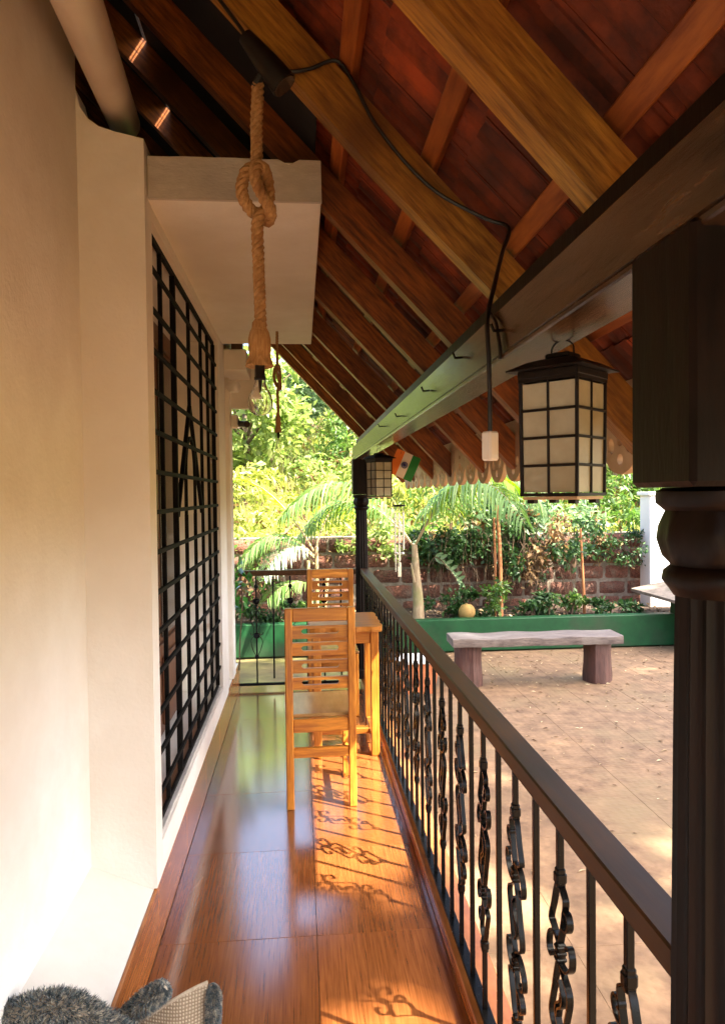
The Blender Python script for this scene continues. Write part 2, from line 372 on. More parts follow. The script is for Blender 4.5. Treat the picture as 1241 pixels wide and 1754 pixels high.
# wall end that faces the camera, with the hollow-curved top
pil = [(-.70, PH), (XW, PH), (XW, WT-.02), (-.58, WT), (-.63, WT+.015), (-.665, WT+.04), (-.688, WT+.075), (-.70, WT+.13), (-.95, WT+.13), (-.95, PH)]
MB().prism(pil, 2.40, 2.505, 'y').build('pilaster', M['plaster'], hs)
GY0, GY1, GZ0, GZ1 = 2.505, 4.45, .315, 2.44      # grille opening
MB().box(-.95, XW, 2.5055, 4.4495, PH+.0005, GZ0).build('sill_wall', M['plaster'], hs)
MB().box(-.95, XW-.002, 2.5055, 4.4495, GZ1, WT-.06).build('lintel_wall', M['plaster'], hs)
MB().box(-.95, XW, 4.45, 4.78, PH+.0005, WT-.06).build('wall', M['plaster'], hs)
MB().box(-.95, XW-.03, 4.7805, 5.12, PH+.0005, WT-.06).build('wall', M['plaster'], hs)
MB().box(-.95, XW+.002, 5.1205, 5.30, PH+.0005, WT-.06, .004).build('pilaster', M['plaster'], hs)
MB().box(-1.05, -.74, 2.5055, 4.4495, GZ0+.0005, GZ1-.0005).build('back_wall', M['plaster'], hs)
MB().box(-3.2, -.96, 2.42, 6.9, WT-.055, WT-.01).build('loft_slab', M['rawplaster'], hs)
MB().box(-3.3, -3.2, -3.0, 6.9, WT-.05, 6.2).build('loft_wall', M['loftshade'], hs)  # wall coloured near-black to stand in for the dark of the loft
MB().box(-3.2, -.951, -3.0, 2.4195, WT-.055, WT-.01).build('loft_slab', M['rawplaster'], hs)
MB().prism([(-3.2, WT-.0095), (-.52, WT-.0095), (-.52, 3.15), (-3.2, 5.97)], 6.80, 6.88, 'y').build('added_gable', M['cabinetwood'], hs)  # gable widened to shut daylight out of the loft
MB().prism([(-3.2, WT-.0095), (-.6, WT-.0095), (-.6, 3.22), (-3.2, 5.97)], -3.1, -3.0, 'y').build('added_gable', M['cabinetwood'], hs)  # unseen gable added to keep the sun out of the loft
# lower rough strip under the grille
MB().box(XW-.05, XW-.004, 2.51, 4.445, GZ0, GZ0+.018, .004).build('rough_sill', M['rawplaster'], hs)
# sunshade slab with raw front edge
sx1 = .082
ss = MB().box(XW-.4, sx1, 2.45, 4.72, 2.487, 2.62, .004).build('sunshade', M['plaster'], hs)
nf = 16
fr = MB(); tv = []
for i in range(nf+1):
    x = XW+.004+(sx1-XW-.004)*i/nf
    tv.append((x, 2.6225+random.uniform(-.0012, .0012)-(.018 if i in (13,) else 0)))
fr.prism([(XW+.004, 2.484)]+[(sx1+.002, 2.484)]+tv[::-1], 2.436, 2.4495, 'y'); fr.build('rough_edge', M['rawplaster'], ss)
s2 = MB().box(XW-.4, -.345, 4.80, 5.235, 2.335, 2.47, .004).build('sunshade', M['plaster'], hs)
MB().box(XW-.4, -.262, 5.24, 5.32, 2.135, 2.47, .004).build('downstand', M['plaster'], hs)
dm = MB().lathe([(.0, -.05), (.055, -.05), (.075, -.02), (.08, .02), (.06, .06), (.02, .085), (0, .09)], 14)
# door behind the grille
dr = MB().box(-.7395, -.70, 2.52, 4.16, GZ0+.003, 2.36, .003).build('door', M['cabinetwood'], hs)
for (y0, y1) in ((2.60, 3.04), (3.12, 3.56), (3.64, 4.08)):
    MB().box(-.6995, -.694, y0, y1, .80, 2.2, .002).build('pane', M['pane'], dr)
    MB().box(-.6995, -.688, y0, y1, .36, .70, .004).build('door_panel', M['cabinetwood'], dr)
for z in (.75, 2.28): MB().box(-.6995, -.684, 2.54, 4.14, z-.03, z+.03, .004).build('door_rail', M['cabinetwood'], dr)
# grille
gr = empty('window_grille', (XW-.03, 0, 0), 0, hs)
for z in (GZ0+.022, GZ1-.012): MB().box(-.007, .007, GY0+.01, GY1-.01, z-.012, z+.012, .002).build('frame_bar', M['grille'], gr)
NV, NH = 7, 14
dy = (GY1-GY0)/NV
cyg = GY0+dy*3.5
def gbar(y0, z0, y1, z1, w=.008, nm='grille_bar'):
    d = Vector((0, y1-y0, z1-z0)); Lg = d.length; a = math.atan2(d.z, d.y)
    MB().box(-w, w, 0, Lg, -w, w, .0015, Matrix.Rotation(a, 4, 'X')).build(nm, M['grille'], gr).location = (0, y0, z0)
for i in range(NV+1):
    y = GY0+.012+(GY1-GY0-.024)*i/NV
    if i in (3, 4):
        gbar(y, GZ0+.03, y, 1.42)
    else: gbar(y, GZ0+.03, y, GZ1-.02, .011 if i in (0, 2, NV) else .008)
for j in range(1, NH+1):
    z = GZ0+(GZ1-GZ0)*j/(NH+1)
    o = MB().box(-.006, .006, GY0+.004, GY1-.004, -.008, .008, .001).build('grille_bar', M['grille'], gr); o.location = (.0145, 0, z)
apx = (cyg, 1.93)
gbar(cyg, 1.93, cyg, GZ1-.02)
gbar(cyg-dy*1.35, 1.42, *apx, .009); gbar(cyg+dy*1.35, 1.42, *apx, .009)
arch = [Vector((cyg-dy*.5, 1.40))]+[Vector((cyg-dy*.5*math.cos(a), 1.62+.16*math.sin(a))) for a in np.linspace(0, math.pi, 11)]+[Vector((cyg+dy*.5, 1.40))]
MB().flat(arch, .016, .014).build('grille_arch', M['grille'], gr)
# security camera on the wall
sc = empty('security_camera', at(399, 722, 5.2)); sc.location.x = XW+.002
tag(sc, 'small dark bullet security camera on the white wall', 'camera')
MB().box(.001, .05, -.035, .035, -.05, .045, .008).build('junction_box', M['plaster'], sc)
MB().tube([(.05, 0, .0), (.075, -.01, -.005), (.085, -.02, -.02)], .008, 8).build('bracket', M['black'], sc, True)
MB().tube([(.06, .02, -.015), (.12, -.10, -.03)], .024, 14).build('body', M['black'], sc, True)
MB().tube([(.1195, -.099, -.0298), (.123, -.106, -.031)], .019, 14).build('lens', M['pane'], sc, True)
# dome lamp on far wall
dl = dm.build('wall_lamp', M['whiteplastic'], None, True); dl.location = at(404, 664, 5.0); dl.location.x = XW+.045; dl.scale = (.6, .7, .6)
tag(dl, 'small pale dome lamp under the far ledge', 'lamp')
# drain pipe
p0 = at(140, 20, 1.75); p1 = at(208, 198, 2.62)
dp = empty('drain_pipe', p1); tag(dp, 'thick pale plastic drain pipe slanting up under the roof', 'pipe')
d = (p1-p0)
MB().tube([p0-d*1.0-p1, (p0+p1)/2-p1, d*.12], .056, 24).build('pipe', M['pipe'], dp, True)

# ------------------------------------------------------------------ beam and columns
bo = empty('timber_beam', (.42, .2, 1.775)); tag(bo, 'dark varnished timber beam resting on the carved columns', 'beam')
MB().box(0, .08, 0, 5.60, .012, .115, .006).build('beam', M['beam'], bo)
MB().box(-.006, .086, 0, 5.598, 0, .0115, .003).build('beam_moulding', M['beam'], bo)
MB().box(.0865, .175, 0, 6.3, .075, .225, .004).build('wall_plate', M['darkwood'], bo)
for (y, z) in ((1.62, .075), (2.1, .06), (3.4, .07), (1.25, .06), (2.75, .05)):
    MB().tube([(-.001, y, z), (-.022, y, z-.002), (-.028, y, z+.012)], .0035, 6).build('nail', M['iron'], bo)
def column(Y, label):
    c = empty('carved_column', (.475, Y, 0)); tag(c, label, 'column', 'carved veranda columns')
    MB().box(-.07, .07, -.07, .07, 1.505, 1.785, .006).build('top_block', M['darkwood'], c)
    pr = [(.058, 1.5045), (.066, 1.50), (.066, 1.487), (.056, 1.478), (.060, 1.46), (.062, 1.445), (.056, 1.425), (.050, 1.415), (.058, 1.408), (.060, 1.398), (.052, 1.388), (.047, 1.38)]
    MB().lathe(pr[::-1], 32, mod=lambda k, z: 1+(.06*math.sin(k*math.pi/2) if 1.42 < z < 1.475 else 0)).build('capital', M['darkwood'], c, True, 50)
    nn = 64
    MB().lathe([(.050, .06), (.053, .30), (.052, .7), (.047, 1.25), (.045, 1.3795)], nn, mod=lambda k, z: 1-.13*abs(math.sin(k*math.pi/4))).build('shaft', M['darkwood'], c, True, 70)
    MB().box(-.065, .065, -.065, .065, -.0+.056, .13, .006).build('base_block', M['darkwood'], c)
column(.785, 'dark carved column at the near end of the veranda handrail')
column(5.65, 'dark fluted column at the far corner where both railings meet')

# ------------------------------------------------------------------ roof
rf = empty('veranda_roof', (0, 0, RZ)); tag(rf, 'sloping clay tile roof on wooden rafters over the veranda', 'roof')
RM = Matrix.Rotation(TH, 4, 'Y')               # local x runs down the slope, local z out of the roof
def s2x(s): return s*math.cos(TH)
SE = EAVE/math.cos(TH); STOP = -5.1           # along-slope eave and top
RH = .105
ry = [1.27, 1.925, 2.53, 3.11, 3.65, 4.47, 5.09, 5.94, 6.59]
ro = []
for i, y in enumerate([-3.0, -2.35, -1.7, -1.1, -.5, .05, .66]+ry):
    k = i-7; wd = .062; bow = 0; mt = M['rafter']; hh = RH
    if k == 0: wd = .070; hh = .105; mt = M['litrafter']
    if k == 1: wd = .060; bow = .012; mt = M['litrafter']; hh = .105
    b = MB(); ns = 12; vv = []; ff = []
    for q in range(ns+1):
        s = STOP+(SE-STOP)*q/ns
        u = (s+.55)/1.1
        off = -bow*math.exp(-((s-.15)/.42)**2)*(1) if bow else 0
        j = [random.uniform(-.0018, .0018) for _ in range(4)]
        vv += [(s, j[0], 0+off+j[1]), (s, wd+j[2], 0+off+j[3]), (s, wd+j[2], hh), (s, j[0], hh)]
    for q in range(ns):
        for e in range(4): ff.append((q*4+e, q*4+(e+1) % 4, (q+1)*4+(e+1) % 4, (q+1)*4+e))
    ff += [(3, 2, 1, 0), tuple(ns*4+e for e in range(4))]
    b.add(vv, ff); o = b.build('rafter', mt, rf); o.matrix_local = Matrix.Translation((0, y, 0)) @ RM
YB0, YB1 = -3.2, 6.78
slits = []; HOLES = []; HOLE = []
RMi = RM.inverted()
for (a_, b_) in (((247, 55), (270, 128)), ((298, 213), (309, 248))):
    q = []
    for (px_, py_) in (a_, b_):
        p1_ = at(px_, py_, 1.0)-Vector((0, 0, CAMZ)); o_ = RMi @ (Vector((0, 0, CAMZ))-Vector((0, 0, RZ))); d_ = RMi @ p1_
        q.append(o_+d_*((RH+.005-o_.z)/d_.z)); HOLE = HOLE+[o_+d_*((RH+zz_-o_.z)/d_.z) for zz_ in (.03, .055, .085, .11)]
    slits.append(((q[0].x+q[1].x)/2, min(q[0].y, q[1].y), max(q[0].y, q[1].y)))
    HOLES.append((min(h.x for h in HOLE), max(h.x for h in HOLE), min(h.y for h in HOLE), max(h.y for h in HOLE))); HOLE = []
SLITS = slits
bs = [SE-.03-.318*i for i in range(12)]
bs = [b_+(.10 if any(v_[0]-.05 < b_ < v_[1]+.05 for v_ in HOLES) else 0) for b_ in bs]

for i, s in enumerate(bs):
    j = random.uniform(-.008, .008)
    hb = .034
    b = MB(); b.box(s-.026+j, s+.026+j, YB0, YB1, RH+.014, RH+.014+hb, .003)
    o = b.build('batten', M['batten'], rf); o.matrix_local = RM
# mangalore style tiles, undersides with ribs, lapping down the slope
tw, tl = .212, .345
def tile_mesh(dx):
    b = MB(); prof = []
    for q in range(13):
        u = q/12*(tw+.012)
        h = .0+.016*(math.exp(-((u-.03)/.012)**2)+math.exp(-((u-.115)/.014)**2)+math.exp(-((u-.19)/.012)**2))
        prof.append((u, h))
    poly = prof+[(tw+.012, .03)]+[(0, .03)]
    vv = []; nn = len(poly)
    for (s, z) in ((0, 0), (tl/2, 0), (tl, 0)):
        for (u, h) in poly: vv.append((s, u, h+z))
    ff = [(q, (q+1) % nn, nn+(q+1) % nn, nn+q) for q in range(nn)]+[(nn+q, nn+(q+1) % nn, 2*nn+(q+1) % nn, 2*nn+q) for q in range(nn)]
    ff += [tuple(range(nn)), tuple(range(3*nn-1, 2*nn-1, -1))]
    return b.add(vv, ff).mesh('roof_tile', M['rooftile'])
tmesh = tile_mesh(0); tcount = 0
rb = MB()
for i in range(11):
    s0 = SE+.05-.318*(i+1)
    for j in range(int((YB1-YB0)/tw)+1):
        y = YB0-.03+tw*j
        M4 = Matrix.Translation((s0+random.uniform(-.004, .004), y, RH+.050+random.uniform(0, .003))) @ Matrix.Rotation(R(-1.6), 4, 'Y') @ Matrix.Rotation(R(random.uniform(-.5, .5)), 4, 'Z')
        if any(s0-.01 < x1_ and s0+tl+.01 > x0_ and y-.01 < yb_ and y+tw+.02 > ya_ for (x0_, x1_, ya_, yb_) in HOLES): continue
        if y > .55 and (i < 10) and tcount < 300:
            o = link('roof_tile', tmesh, rf); o.matrix_local = RM @ M4; tcount += 1
        else: rb.add([tuple(v.co) for v in tmesh.vertices], [tuple(p.vertices) for p in tmesh.polygons], RM @ M4)
tag(rb.build('roof_tile_field', M['rooftile'], rf), kind='stuff')
# dark upper roof above the loft
MB().box(-5.2, bs[-1]-.02, YB0, YB1, RH+.06, RH+.09).build('upper_roof', M['rooftile'], rf).matrix_local = RM
# added black sheet standing in for the loft's shade; daylight gaps past missing tiles
sl_ = sorted(slits); cuts = [STOP]+[v_[0] for v_ in sl_]+[-.02]
for k in range(len(cuts)-1):
    MB().box(cuts[k]+(.0045 if k else 0), cuts[k+1]-(.0045 if k < len(cuts)-2 else 0), 2.0, YB1-.02, RH+.002, RH+.006).build('loft_shade_sheet', M['loftshade'], rf).matrix_local = RM
# scalloped valance boards at the eave
def valance_mesh(Lm):
    cu = bpy.data.curves.new('v', 'CURVE'); cu.dimensions = '2D'; cu.fill_mode = 'BOTH'; cu.extrude = .011; cu.bevel_depth = .001
    def poly(P):
        sp = cu.splines.new('POLY'); sp.points.add(len(P)-1); sp.use_cyclic_u = True
        for i, p in enumerate(P): sp.points[i].co = (p[0], p[1], 0, 1)
    H = .215
    out = [(0, 0), (Lm-.001, 0), (Lm-.001, -H*.50)]
    for a in np.linspace(0, math.pi, 19)[1:-1]: out.append((Lm/2+Lm*.36*math.cos(a)*(1+.18*abs(math.cos(a))), -H*.56-H*.44*math.sin(a)**.8))
    out += [(0.0, -H*.50)]
    poly(out)
    def hole(cx, cy, rx, ry, rot=0):
        P = []
        for a in np.linspace(0, 2*math.pi, 13)[:-1]:
            x, y = rx*math.cos(a), ry*math.sin(a); P.append((cx+x*math.cos(rot)-y*math.sin(rot), cy+x*math.sin(rot)+y*math.cos(rot)))
        poly(P[::-1])
    hole(Lm*.5, -H*.50, .024, .026); hole(Lm*.5, -H*.80, .020, .018); hole(Lm*.28, -H*.60, .020, .026, .4); hole(Lm*.72, -H*.60, .020, .026, -.4); hole(Lm*.5, -H*.22, .016, .014); hole(Lm*.04+.012, -H*.30, .010, .016)
    ob = bpy.data.objects.new('v', cu); COL.objects.link(ob)
    me = bpy.data.meshes.new_from_object(ob.evaluated_get(bpy.context.evaluated_depsgraph_get()))
    bpy.data.objects.remove(ob); me.name = 'valance_board'; me.materials.clear(); me.materials.append(M['valance']); return me
LV = .27
vm = valance_mesh(LV)
zt = roofz(EAVE)-RZ+.162
for j in range(int((YB1-YB0)/LV)):
    o = link('valance_board', vm, rf); o.matrix_local = Matrix.Translation((EAVE+.013, YB0+j*LV, zt)) @ Matrix.Rotation(math.pi/2, 4, 'Z') @ Matrix.Rotation(math.pi/2, 4, 'X')
MB().box(EAVE+.003, EAVE+.0225, YB0, YB1, zt-.012, zt+.055).build('fascia', M['valance'], rf)

# ------------------------------------------------------------------ railings
RT = .925
def knot(b, v, r=.011, h=.012):
    b.box(-r, r, -r, r, v-h, v+h, .004)
    b.box(-r*.8, r*.8, -r*.8, r*.8, v-h-.008, v+h+.008, .003)
def rot2(P): return [(-u, -v) for (u, v) in P]
def ornate():
    b = MB(); zc = .51; T = Matrix.Translation((0, 0, zc)); t, w = .0045, .0125; SU = 1.42
    H = [[(0, .24), (-.016, .226), (-.021, .212), (-.012, .165), (0, .118)],
         [(0, .24), (.010, .228), (.022, .185), (.033, .148), (.024, .138), (0, .118)],
         [(-.012, .160), (-.028, .166), (-.036, .184), (-.030, .199), (-.019, .197), (-.017, .187), (-.023, .183)],
         [(-.003, .082), (-.024, .086), (-.041, .106), (-.044, .128), (-.038, .141), (-.029, .139), (-.027, .130)],
         [(.003, .132), (.022, .130), (.038, .112), (.043, .088), (.038, .074), (.029, .073), (.026, .084)],
         [(.004, .086), (.012, .06), (.022, .015), (.034, -.035), (.030, -.056), (.016, -.068), (0, -.085)],
         [(0, .05), (-.012, .028), (-.010, .006), (.004, -.012), (.008, -.03)]]
    for P in H:
        for Q in (P, rot2(P)): b.flat(crom([Vector((p[0]*SU, p[1])) for p in Q], 5), t, w, M=T)
    for sg in (1, -1):
        b.box(-.009, .009, -.008, .008, zc+sg*.103-.020, zc+sg*.103+.020, .003)
        for q in (-.012, 0, .012): b.box(-.0105, .0105, -.0095, .0095, zc+sg*.103+q-.0035, zc+sg*.103+q+.0035, .002)
        knot(b, zc+sg*.250)
    b.box(-.0065, .0065, -.0065, .0065, .082, zc-.250, .0015); b.box(-.0065, .0065, -.0065, .0065, zc+.250, RT-.045, .0015)
    return b.mesh('ornate_baluster', M['iron'], True, 35)
def plain():
    return MB().box(-.0065, .0065, -.0065, .0065, .082, RT-.045, .0015).mesh('baluster', M['iron'])
om, pmz = ornate(), plain()
rl = empty('veranda_railing', (.487, 0, 0)); tag(rl, 'long iron railing with scrolled balusters and wooden handrail beside the courtyard', 'railing')
MB().box(-.031, .031, .853, 5.60, RT-.040, RT, .0035).build('handrail', M['handrail'], rl)
MB().box(-.024, .024, .853, 5.60, RT-.050, RT-.0405, .003).build('handrail_flange', M['darkwood'], rl)
MB().box(-.016, .016, .86, 5.59, .070, .082, .002).build('bottom_rail', M['iron'], rl)
y = 1.035; i = 0
while y < 5.55:
    o = link('ornate_baluster' if i % 2 == 0 else 'baluster', om if i % 2 == 0 else pmz, rl)
    o.location = (0, y+(.0 if i % 2 else random.uniform(-.004, .004)), 0)
    if i % 4 == 0: o.rotation_euler.z = math.pi
    elif i % 2 == 0: o.rotation_euler.z = random.uniform(-.06, .06)
    i += 1; y += .1455
for yy in (1.6, 2.8, 4.0, 5.2): MB().box(-.012, .012, yy-.012, yy+.012, .0555, .0699).build('rail_foot', M['iron'], rl)
def hearts():
    b = MB(); t, w = .005, .010
    for sg in (1, -1):
        for P in ([(0, .80), (.012, .775), (.038, .74), (.044, .71), (.030, .695), (.018, .705)],
                  [(.002, .66), (.030, .635), (.048, .58), (.044, .53), (.022, .49), (.020, .45), (.030, .425), (.045, .43), (.046, .445)],
                  [(.002, .415), (.030, .405), (.044, .37), (.030, .31), (.006, .26)],
                  [(.010, .62), (.022, .59), (.020, .55), (.008, .52)]):
            b.flat(crom([Vector((sg*u, v)) for (u, v) in P], 3), t, w)
    for (z, r) in ((.80, .017), (.685, .026), (.42, .025), (.255, .017)):
        b.add(*(lambda q: (q.v, q.f))(MB().lathe([(0.001, -.008), (r*.7, -.008), (r, -.003), (r, .003), (r*.7, .008), (.001, .008)], 10)), M=Matrix.Translation((0, 0, z)) @ Matrix.Rotation(math.pi/2, 4, 'Y'))
    b.box(-.006, .006, -.006, .006, .045, RT-.045, .0015)
    return b.mesh('rosette_baluster', M['iron'], True, 35)
re_ = empty('end_railing', (0, 5.60, 0)); tag(re_, 'short iron railing with rosette and heart balusters closing the far end', 'railing')
MB().box(XW-.01, .42, -.028, .028, RT-.040, RT, .006).build('handrail', M['handrail'], re_)
MB().box(XW-.005, .42, -.012, .012, .030, .050, .002).build('bottom_rail', M['iron'], re_)
hm = hearts()
for i, x in enumerate(np.arange(-.353, .40, .131)):
    o = link('rosette_baluster' if i % 2 == 0 else 'baluster', hm if i % 2 == 0 else pmz, re_); o.location = (x, 0, 0)
    o.rotation_euler.z = math.pi/2 if i % 2 == 0 else 0

# ------------------------------------------------------------------ chairs and table
def slotted(b, x0, x1, z0, z1, y0, y1, slot=True):
    if not slot: b.box(x0, x1, y0, y1, z0, z1, .003); return
    a = x0+(x1-x0)*.16; c = x1-(x1-x0)*.16; h = z1-z0; s0 = z0+h*.36; s1 = z1-h*.24; r = (s1-s0)/2; zm = (s0+s1)/2
    inner = [(c-r+r*math.cos(q), zm+r*math.sin(q)) for q in np.linspace(-math.pi/2, math.pi/2, 7)]+[(a+r+r*math.cos(q), zm+r*math.sin(q)) for q in np.linspace(math.pi/2, 3*math.pi/2, 7)]
    outer = []
    for (x, z) in inner:
        if x > (x0+x1)/2: outer.append((x1 if abs(z-zm) < r*.98 else c-r, z0+(z1-z0)*(z-s0)/(s1-s0)))
        else: outer.append((x0 if abs(z-zm) < r*.98 else a+r, z0+(z1-z0)*(z-s0)/(s1-s0)))
    n = len(inner); v = []
    for y in (y0, y1): v += [(p[0], y, p[1]) for p in inner]+[(p[0], y, p[1]) for p in outer]
    f = []
    for i in range(n):
        j = (i+1) % n
        f += [(i, j, n+j, n+i), (2*n+i, 3*n+i, 3*n+j, 2*n+j), (i, 2*n+i, 2*n+j, j), (n+i, n+j, 3*n+j, 3*n+i)]
    # outer corners
    for k, (X, Z, p, q) in enumerate([(x1, z0, 0, 1), (x1, z1, 5, 6), (x0, z1, 7, 8), (x0, z0, 12, 13)]):
        base = len(v); v += [(X, y0, Z), (X, y1, Z)]
        f += [(n+p, n+q, base), (3*n+p, base+1, 3*n+q)]
        f += [(n+p, base, base+1, 3*n+p), (base, n+q, 3*n+q, base+1)]
    b.add(v, f)
def chair(label):
    c = empty('wooden_chair'); tag(c, label, 'chair', 'wooden slat-back chairs')
    w = .168; bt = .965
    for sg in (-1, 1):                         # rear legs carry the back, front legs carry the seat (local +y = front)
        b = MB(); x0, x1 = (sg*w-.0, sg*w-sg*.036); x0, x1 = min(x0, x1), max(x0, x1)
        b.box(x0, x1, -.018, .018, 0, bt, .004); b.build('rear_leg', M['chair'], c)
        MB().box(x0, x1, .36, .396, 0, .428, .004).build('front_leg', M['chair'], c)
        MB().box(x0+.008, x1-.008, .0185, .3595, .36, .427, .003).build('side_apron', M['chairh'], c)
        MB().box(x0+.009, x1-.009, .0185, .3595, .15, .185, .003).build('side_stretcher', M['chairh'], c)
    xi = w-.0365
    MB().box(-xi, xi, -.014, .014, .900, bt-.001, .004).build('top_rail', M['chairh'], c)
    for (z0, z1) in ((.818, .880), (.737, .799), (.654, .714), (.575, .632)):
        b = MB(); slotted(b, -xi, xi, z0, z1, -.009, .009); b.build('back_slat', M['chairh'], c)
    MB().box(-xi, xi, -.011, .011, .368, .432, .003).build('rear_apron', M['chairh'], c)
    MB().box(-xi, xi, .368, .388, .368, .427, .003).build('front_apron', M['chairh'], c)
    MB().box(-xi, xi, -.011, .011, .246, .293, .003).build('stretcher', M['chairh'], c)
    b = MB(); b.box(-w-.003, w+.003, .0185, .415, .4285, .448, .006); b.build('seat', M['seat'], c)
    return c
c1 = chair('wooden slat-back chair with its back to the open floor, before the table')
c1.location = (.083, 3.43, 0); c1.rotation_euler.z = R(1.5)
c2 = copy_tree(c1); c2['label'] = 'wooden slat-back chair beyond the table, by the end railing'
c2.location = (.205, 5.22, 0); c2.rotation_euler.z = math.pi+R(.5)
tb = empty('wooden_table', (.245, 4.30, 0)); tag(tb, 'small wooden table with wavy edged top between the two chairs', 'table')
hx, hy = .205, .25; pts = []
per = [(-hx, -hy), (hx, -hy), (hx, hy), (-hx, hy)]
for e in range(4):
    a, b_ = Vector(per[e]), Vector(per[(e+1) % 4]); nrm = Vector(((b_-a).y, -(b_-a).x)).normalized(); k = 14
    for q in range(k): pts.append(tuple(a.lerp(b_, q/k)+nrm*(.012*abs(math.sin(q*math.pi*4/k))-.004)))
MB().prism(pts, .722, .752, 'z').build('table_top', M['chairh'], tb)
for sx in (-1, 1):
    for sy in (-1, 1):
        MB().box(sx*.165-.023, sx*.165+.023, sy*.205-.023, sy*.205+.023, 0, .7215, .004).build('leg', M['chair'], tb)
    MB().box(sx*.165-.012, sx*.165+.012, -.1815, .1815, .66, .7213, .003).build('apron', M['chairh'], tb)
    MB().box(sx*.165-.016, sx*.165+.016, -.1815, .1815, .06, .105, .003).build('stretcher', M['chairh'], tb)
for sy in (-1, 1): MB().box(-.1415, .1415, sy*.205-.012, sy*.205+.012, .65, .7213, .003).build('apron', M['chairh'], tb)
MB().box(-.1485, .1485, -.03, .03, .065, .10, .003).build('foot_rail', M['chairh'], tb)

# ------------------------------------------------------------------ rope lamps
def strands(b, path, r, turns, n=3, seg=7):
    P = [Vector(p) for p in path]; m = len(P); t = (P[1]-P[0]).normalized()
    nrm = t.cross(Vector((0, 1, 0.01))).normalized(); fr_ = []
    for i in range(m):
        t = ((P[min(i+1, m-1)])-P[max(i-1, 0)]).normalized(); nrm = (nrm-t*nrm.dot(t)).normalized(); fr_.append((nrm.copy(), t.cross(nrm)))
    Ltot = sum((P[i+1]-P[i]).length for i in range(m-1)); acc = 0
    ph = []
    for i in range(m):
        ph.append(acc); 
        if i < m-1: acc += (P[i+1]-P[i]).length
    for s in range(n):
        Q = []
        for i in range(m):
            a = 2*math.pi*(ph[i]*turns+s/n); Q.append(P[i]+fr_[i][0]*(r*.52*math.cos(a))+fr_[i][1]*(r*.52*math.sin(a)))
        b.tube(Q, r*.60, seg)
def densify(P, step):
    out = [Vector(P[0])]
    for a, b in zip(P[:-1], P[1:]):
        a, b = Vector(a), Vector(b); k = max(1, int((b-a).length/step))
        for i in range(1, k+1): out.append(a.lerp(b, i/k))
    return out
def rope_lamp(loc, L_top, label, zk, sc_=1):
    e = empty('rope_lamp', loc); tag(e, label, 'lamp', 'rope pendant lamps')
    r = .0155
    # knot: a figure tied in the rope
    kz = zk
    knot_p = [(0, 0, kz+.16), (0, -.002, kz+.085), (-.004, -.012, kz+.062), (-.026, -.018, kz+.045), (-.038, -.016, kz+.010), (-.034, -.012, kz-.022), (-.010, .004, kz-.050), (.018, .018, kz-.040),
              (.030, .012, kz+.0), (.022, -.016, kz+.048), (.002, -.034, kz+.052), (-.002, -.036, kz+.020), (.016, -.034, kz-.022), (.034, -.018, kz-.052), (.026, .008, kz-.070), (.012, -.010, kz-.058), (.0, -.012, kz-.085), (0, 0, kz-.15)]
    up = densify([(.006, .0, L_top), (0, 0, kz+.17)], .008)
    kn = densify(crom([Vector(p) for p in knot_p], 6), .006)
    lo = densify([(0, 0, kz-.155), (0.004, 0, .105)], .008)
    b = MB(); strands(b, up+kn+lo, r, 20); b.build('rope', M['rope'], e, True)
    b = MB(); nn = 40
    b.lathe([(.012, .128), (.018, .120), (.019, .106), (.025, .094), (.029, .078), (.0295, .05), (.0275, .040), (.0285, .030), (.032, .018), (.036, .008), (.033, .004), (.016, .010)][::-1], nn,
            mod=lambda k, z: 1+.06*random.uniform(-1, 1)*(2.2 if z < .03 else .6)); b.build('jute_cover', M['jute'], e, True, 60)
    bl = empty('bulb', (0, 0, 0), 0, e)
    MB().lathe([(.013, .02), (.0135, -.020), (.015, -.022), (.015, -.028), (.012, -.030)][::-1], 18).build('bulb_cap', M['black'], bl, True)
    out = [(.011, -.027), (.013, -.036), (.018, -.05), (.027, -.068), (.031, -.084), (.0305, -.096), (.026, -.109), (.017, -.118), (.007, -.1215), (.001, -.122)]
    out = [(r_*1.06, z) for (r_, z) in out]; inn = [(max(r_-.0020, .0005), z+.0014) for (r_, z) in out]
    b = MB(); v = out[::-1]+inn; b.lathe(v, 28); b.build('bulb_glass', M['bulbglass'], bl, True, 80)
    MB().tube([(0, 0, -.03), (0, 0, -.062)], [.006, .002], 8).build('stem', M['whiteplastic'], bl, True)
    return e
lp = at(445, 632, 1.90)
l1 = rope_lamp(lp, at(437, 145, 1.90).z-lp.z, 'knotted thick rope lamp with clear bulb, hanging in front of the sunshade', at(437, 330, 1.90).z-lp.z)
lp2 = at(476.5, 742, 4.36)
l2 = rope_lamp(lp2, roofz(lp2.x)-lp2.z-.01, 'thin knotted rope lamp hanging beyond the sunshade against the greenery', at(476, 645, 4.36).z-lp2.z)
l2.scale = (.55, .55, 1)
fx = empty('black_fitting', at(462, 100, 1.88)); tag(fx, 'black cylindrical fitting under the curved rafter where the rope hangs', 'fitting')
d1 = at(420, 62, 1.88)-fx.location; d2 = at(487, 146, 1.88)-fx.location
MB().tube([d1, d1.lerp(d2, .5), d2], [.020, .030, .036], 16).build('housing', M['black'], fx, True)
MB().tube([d2, d2+(d2-d1)*.02], .033, 16).build('lens', M['pane'], fx, True)
d3 = at(437, 150, 1.90)-fx.location; MB().tube([(0, 0, 0), d3*.6, d3], .012, 8).build('hook', M['black'], fx, True)

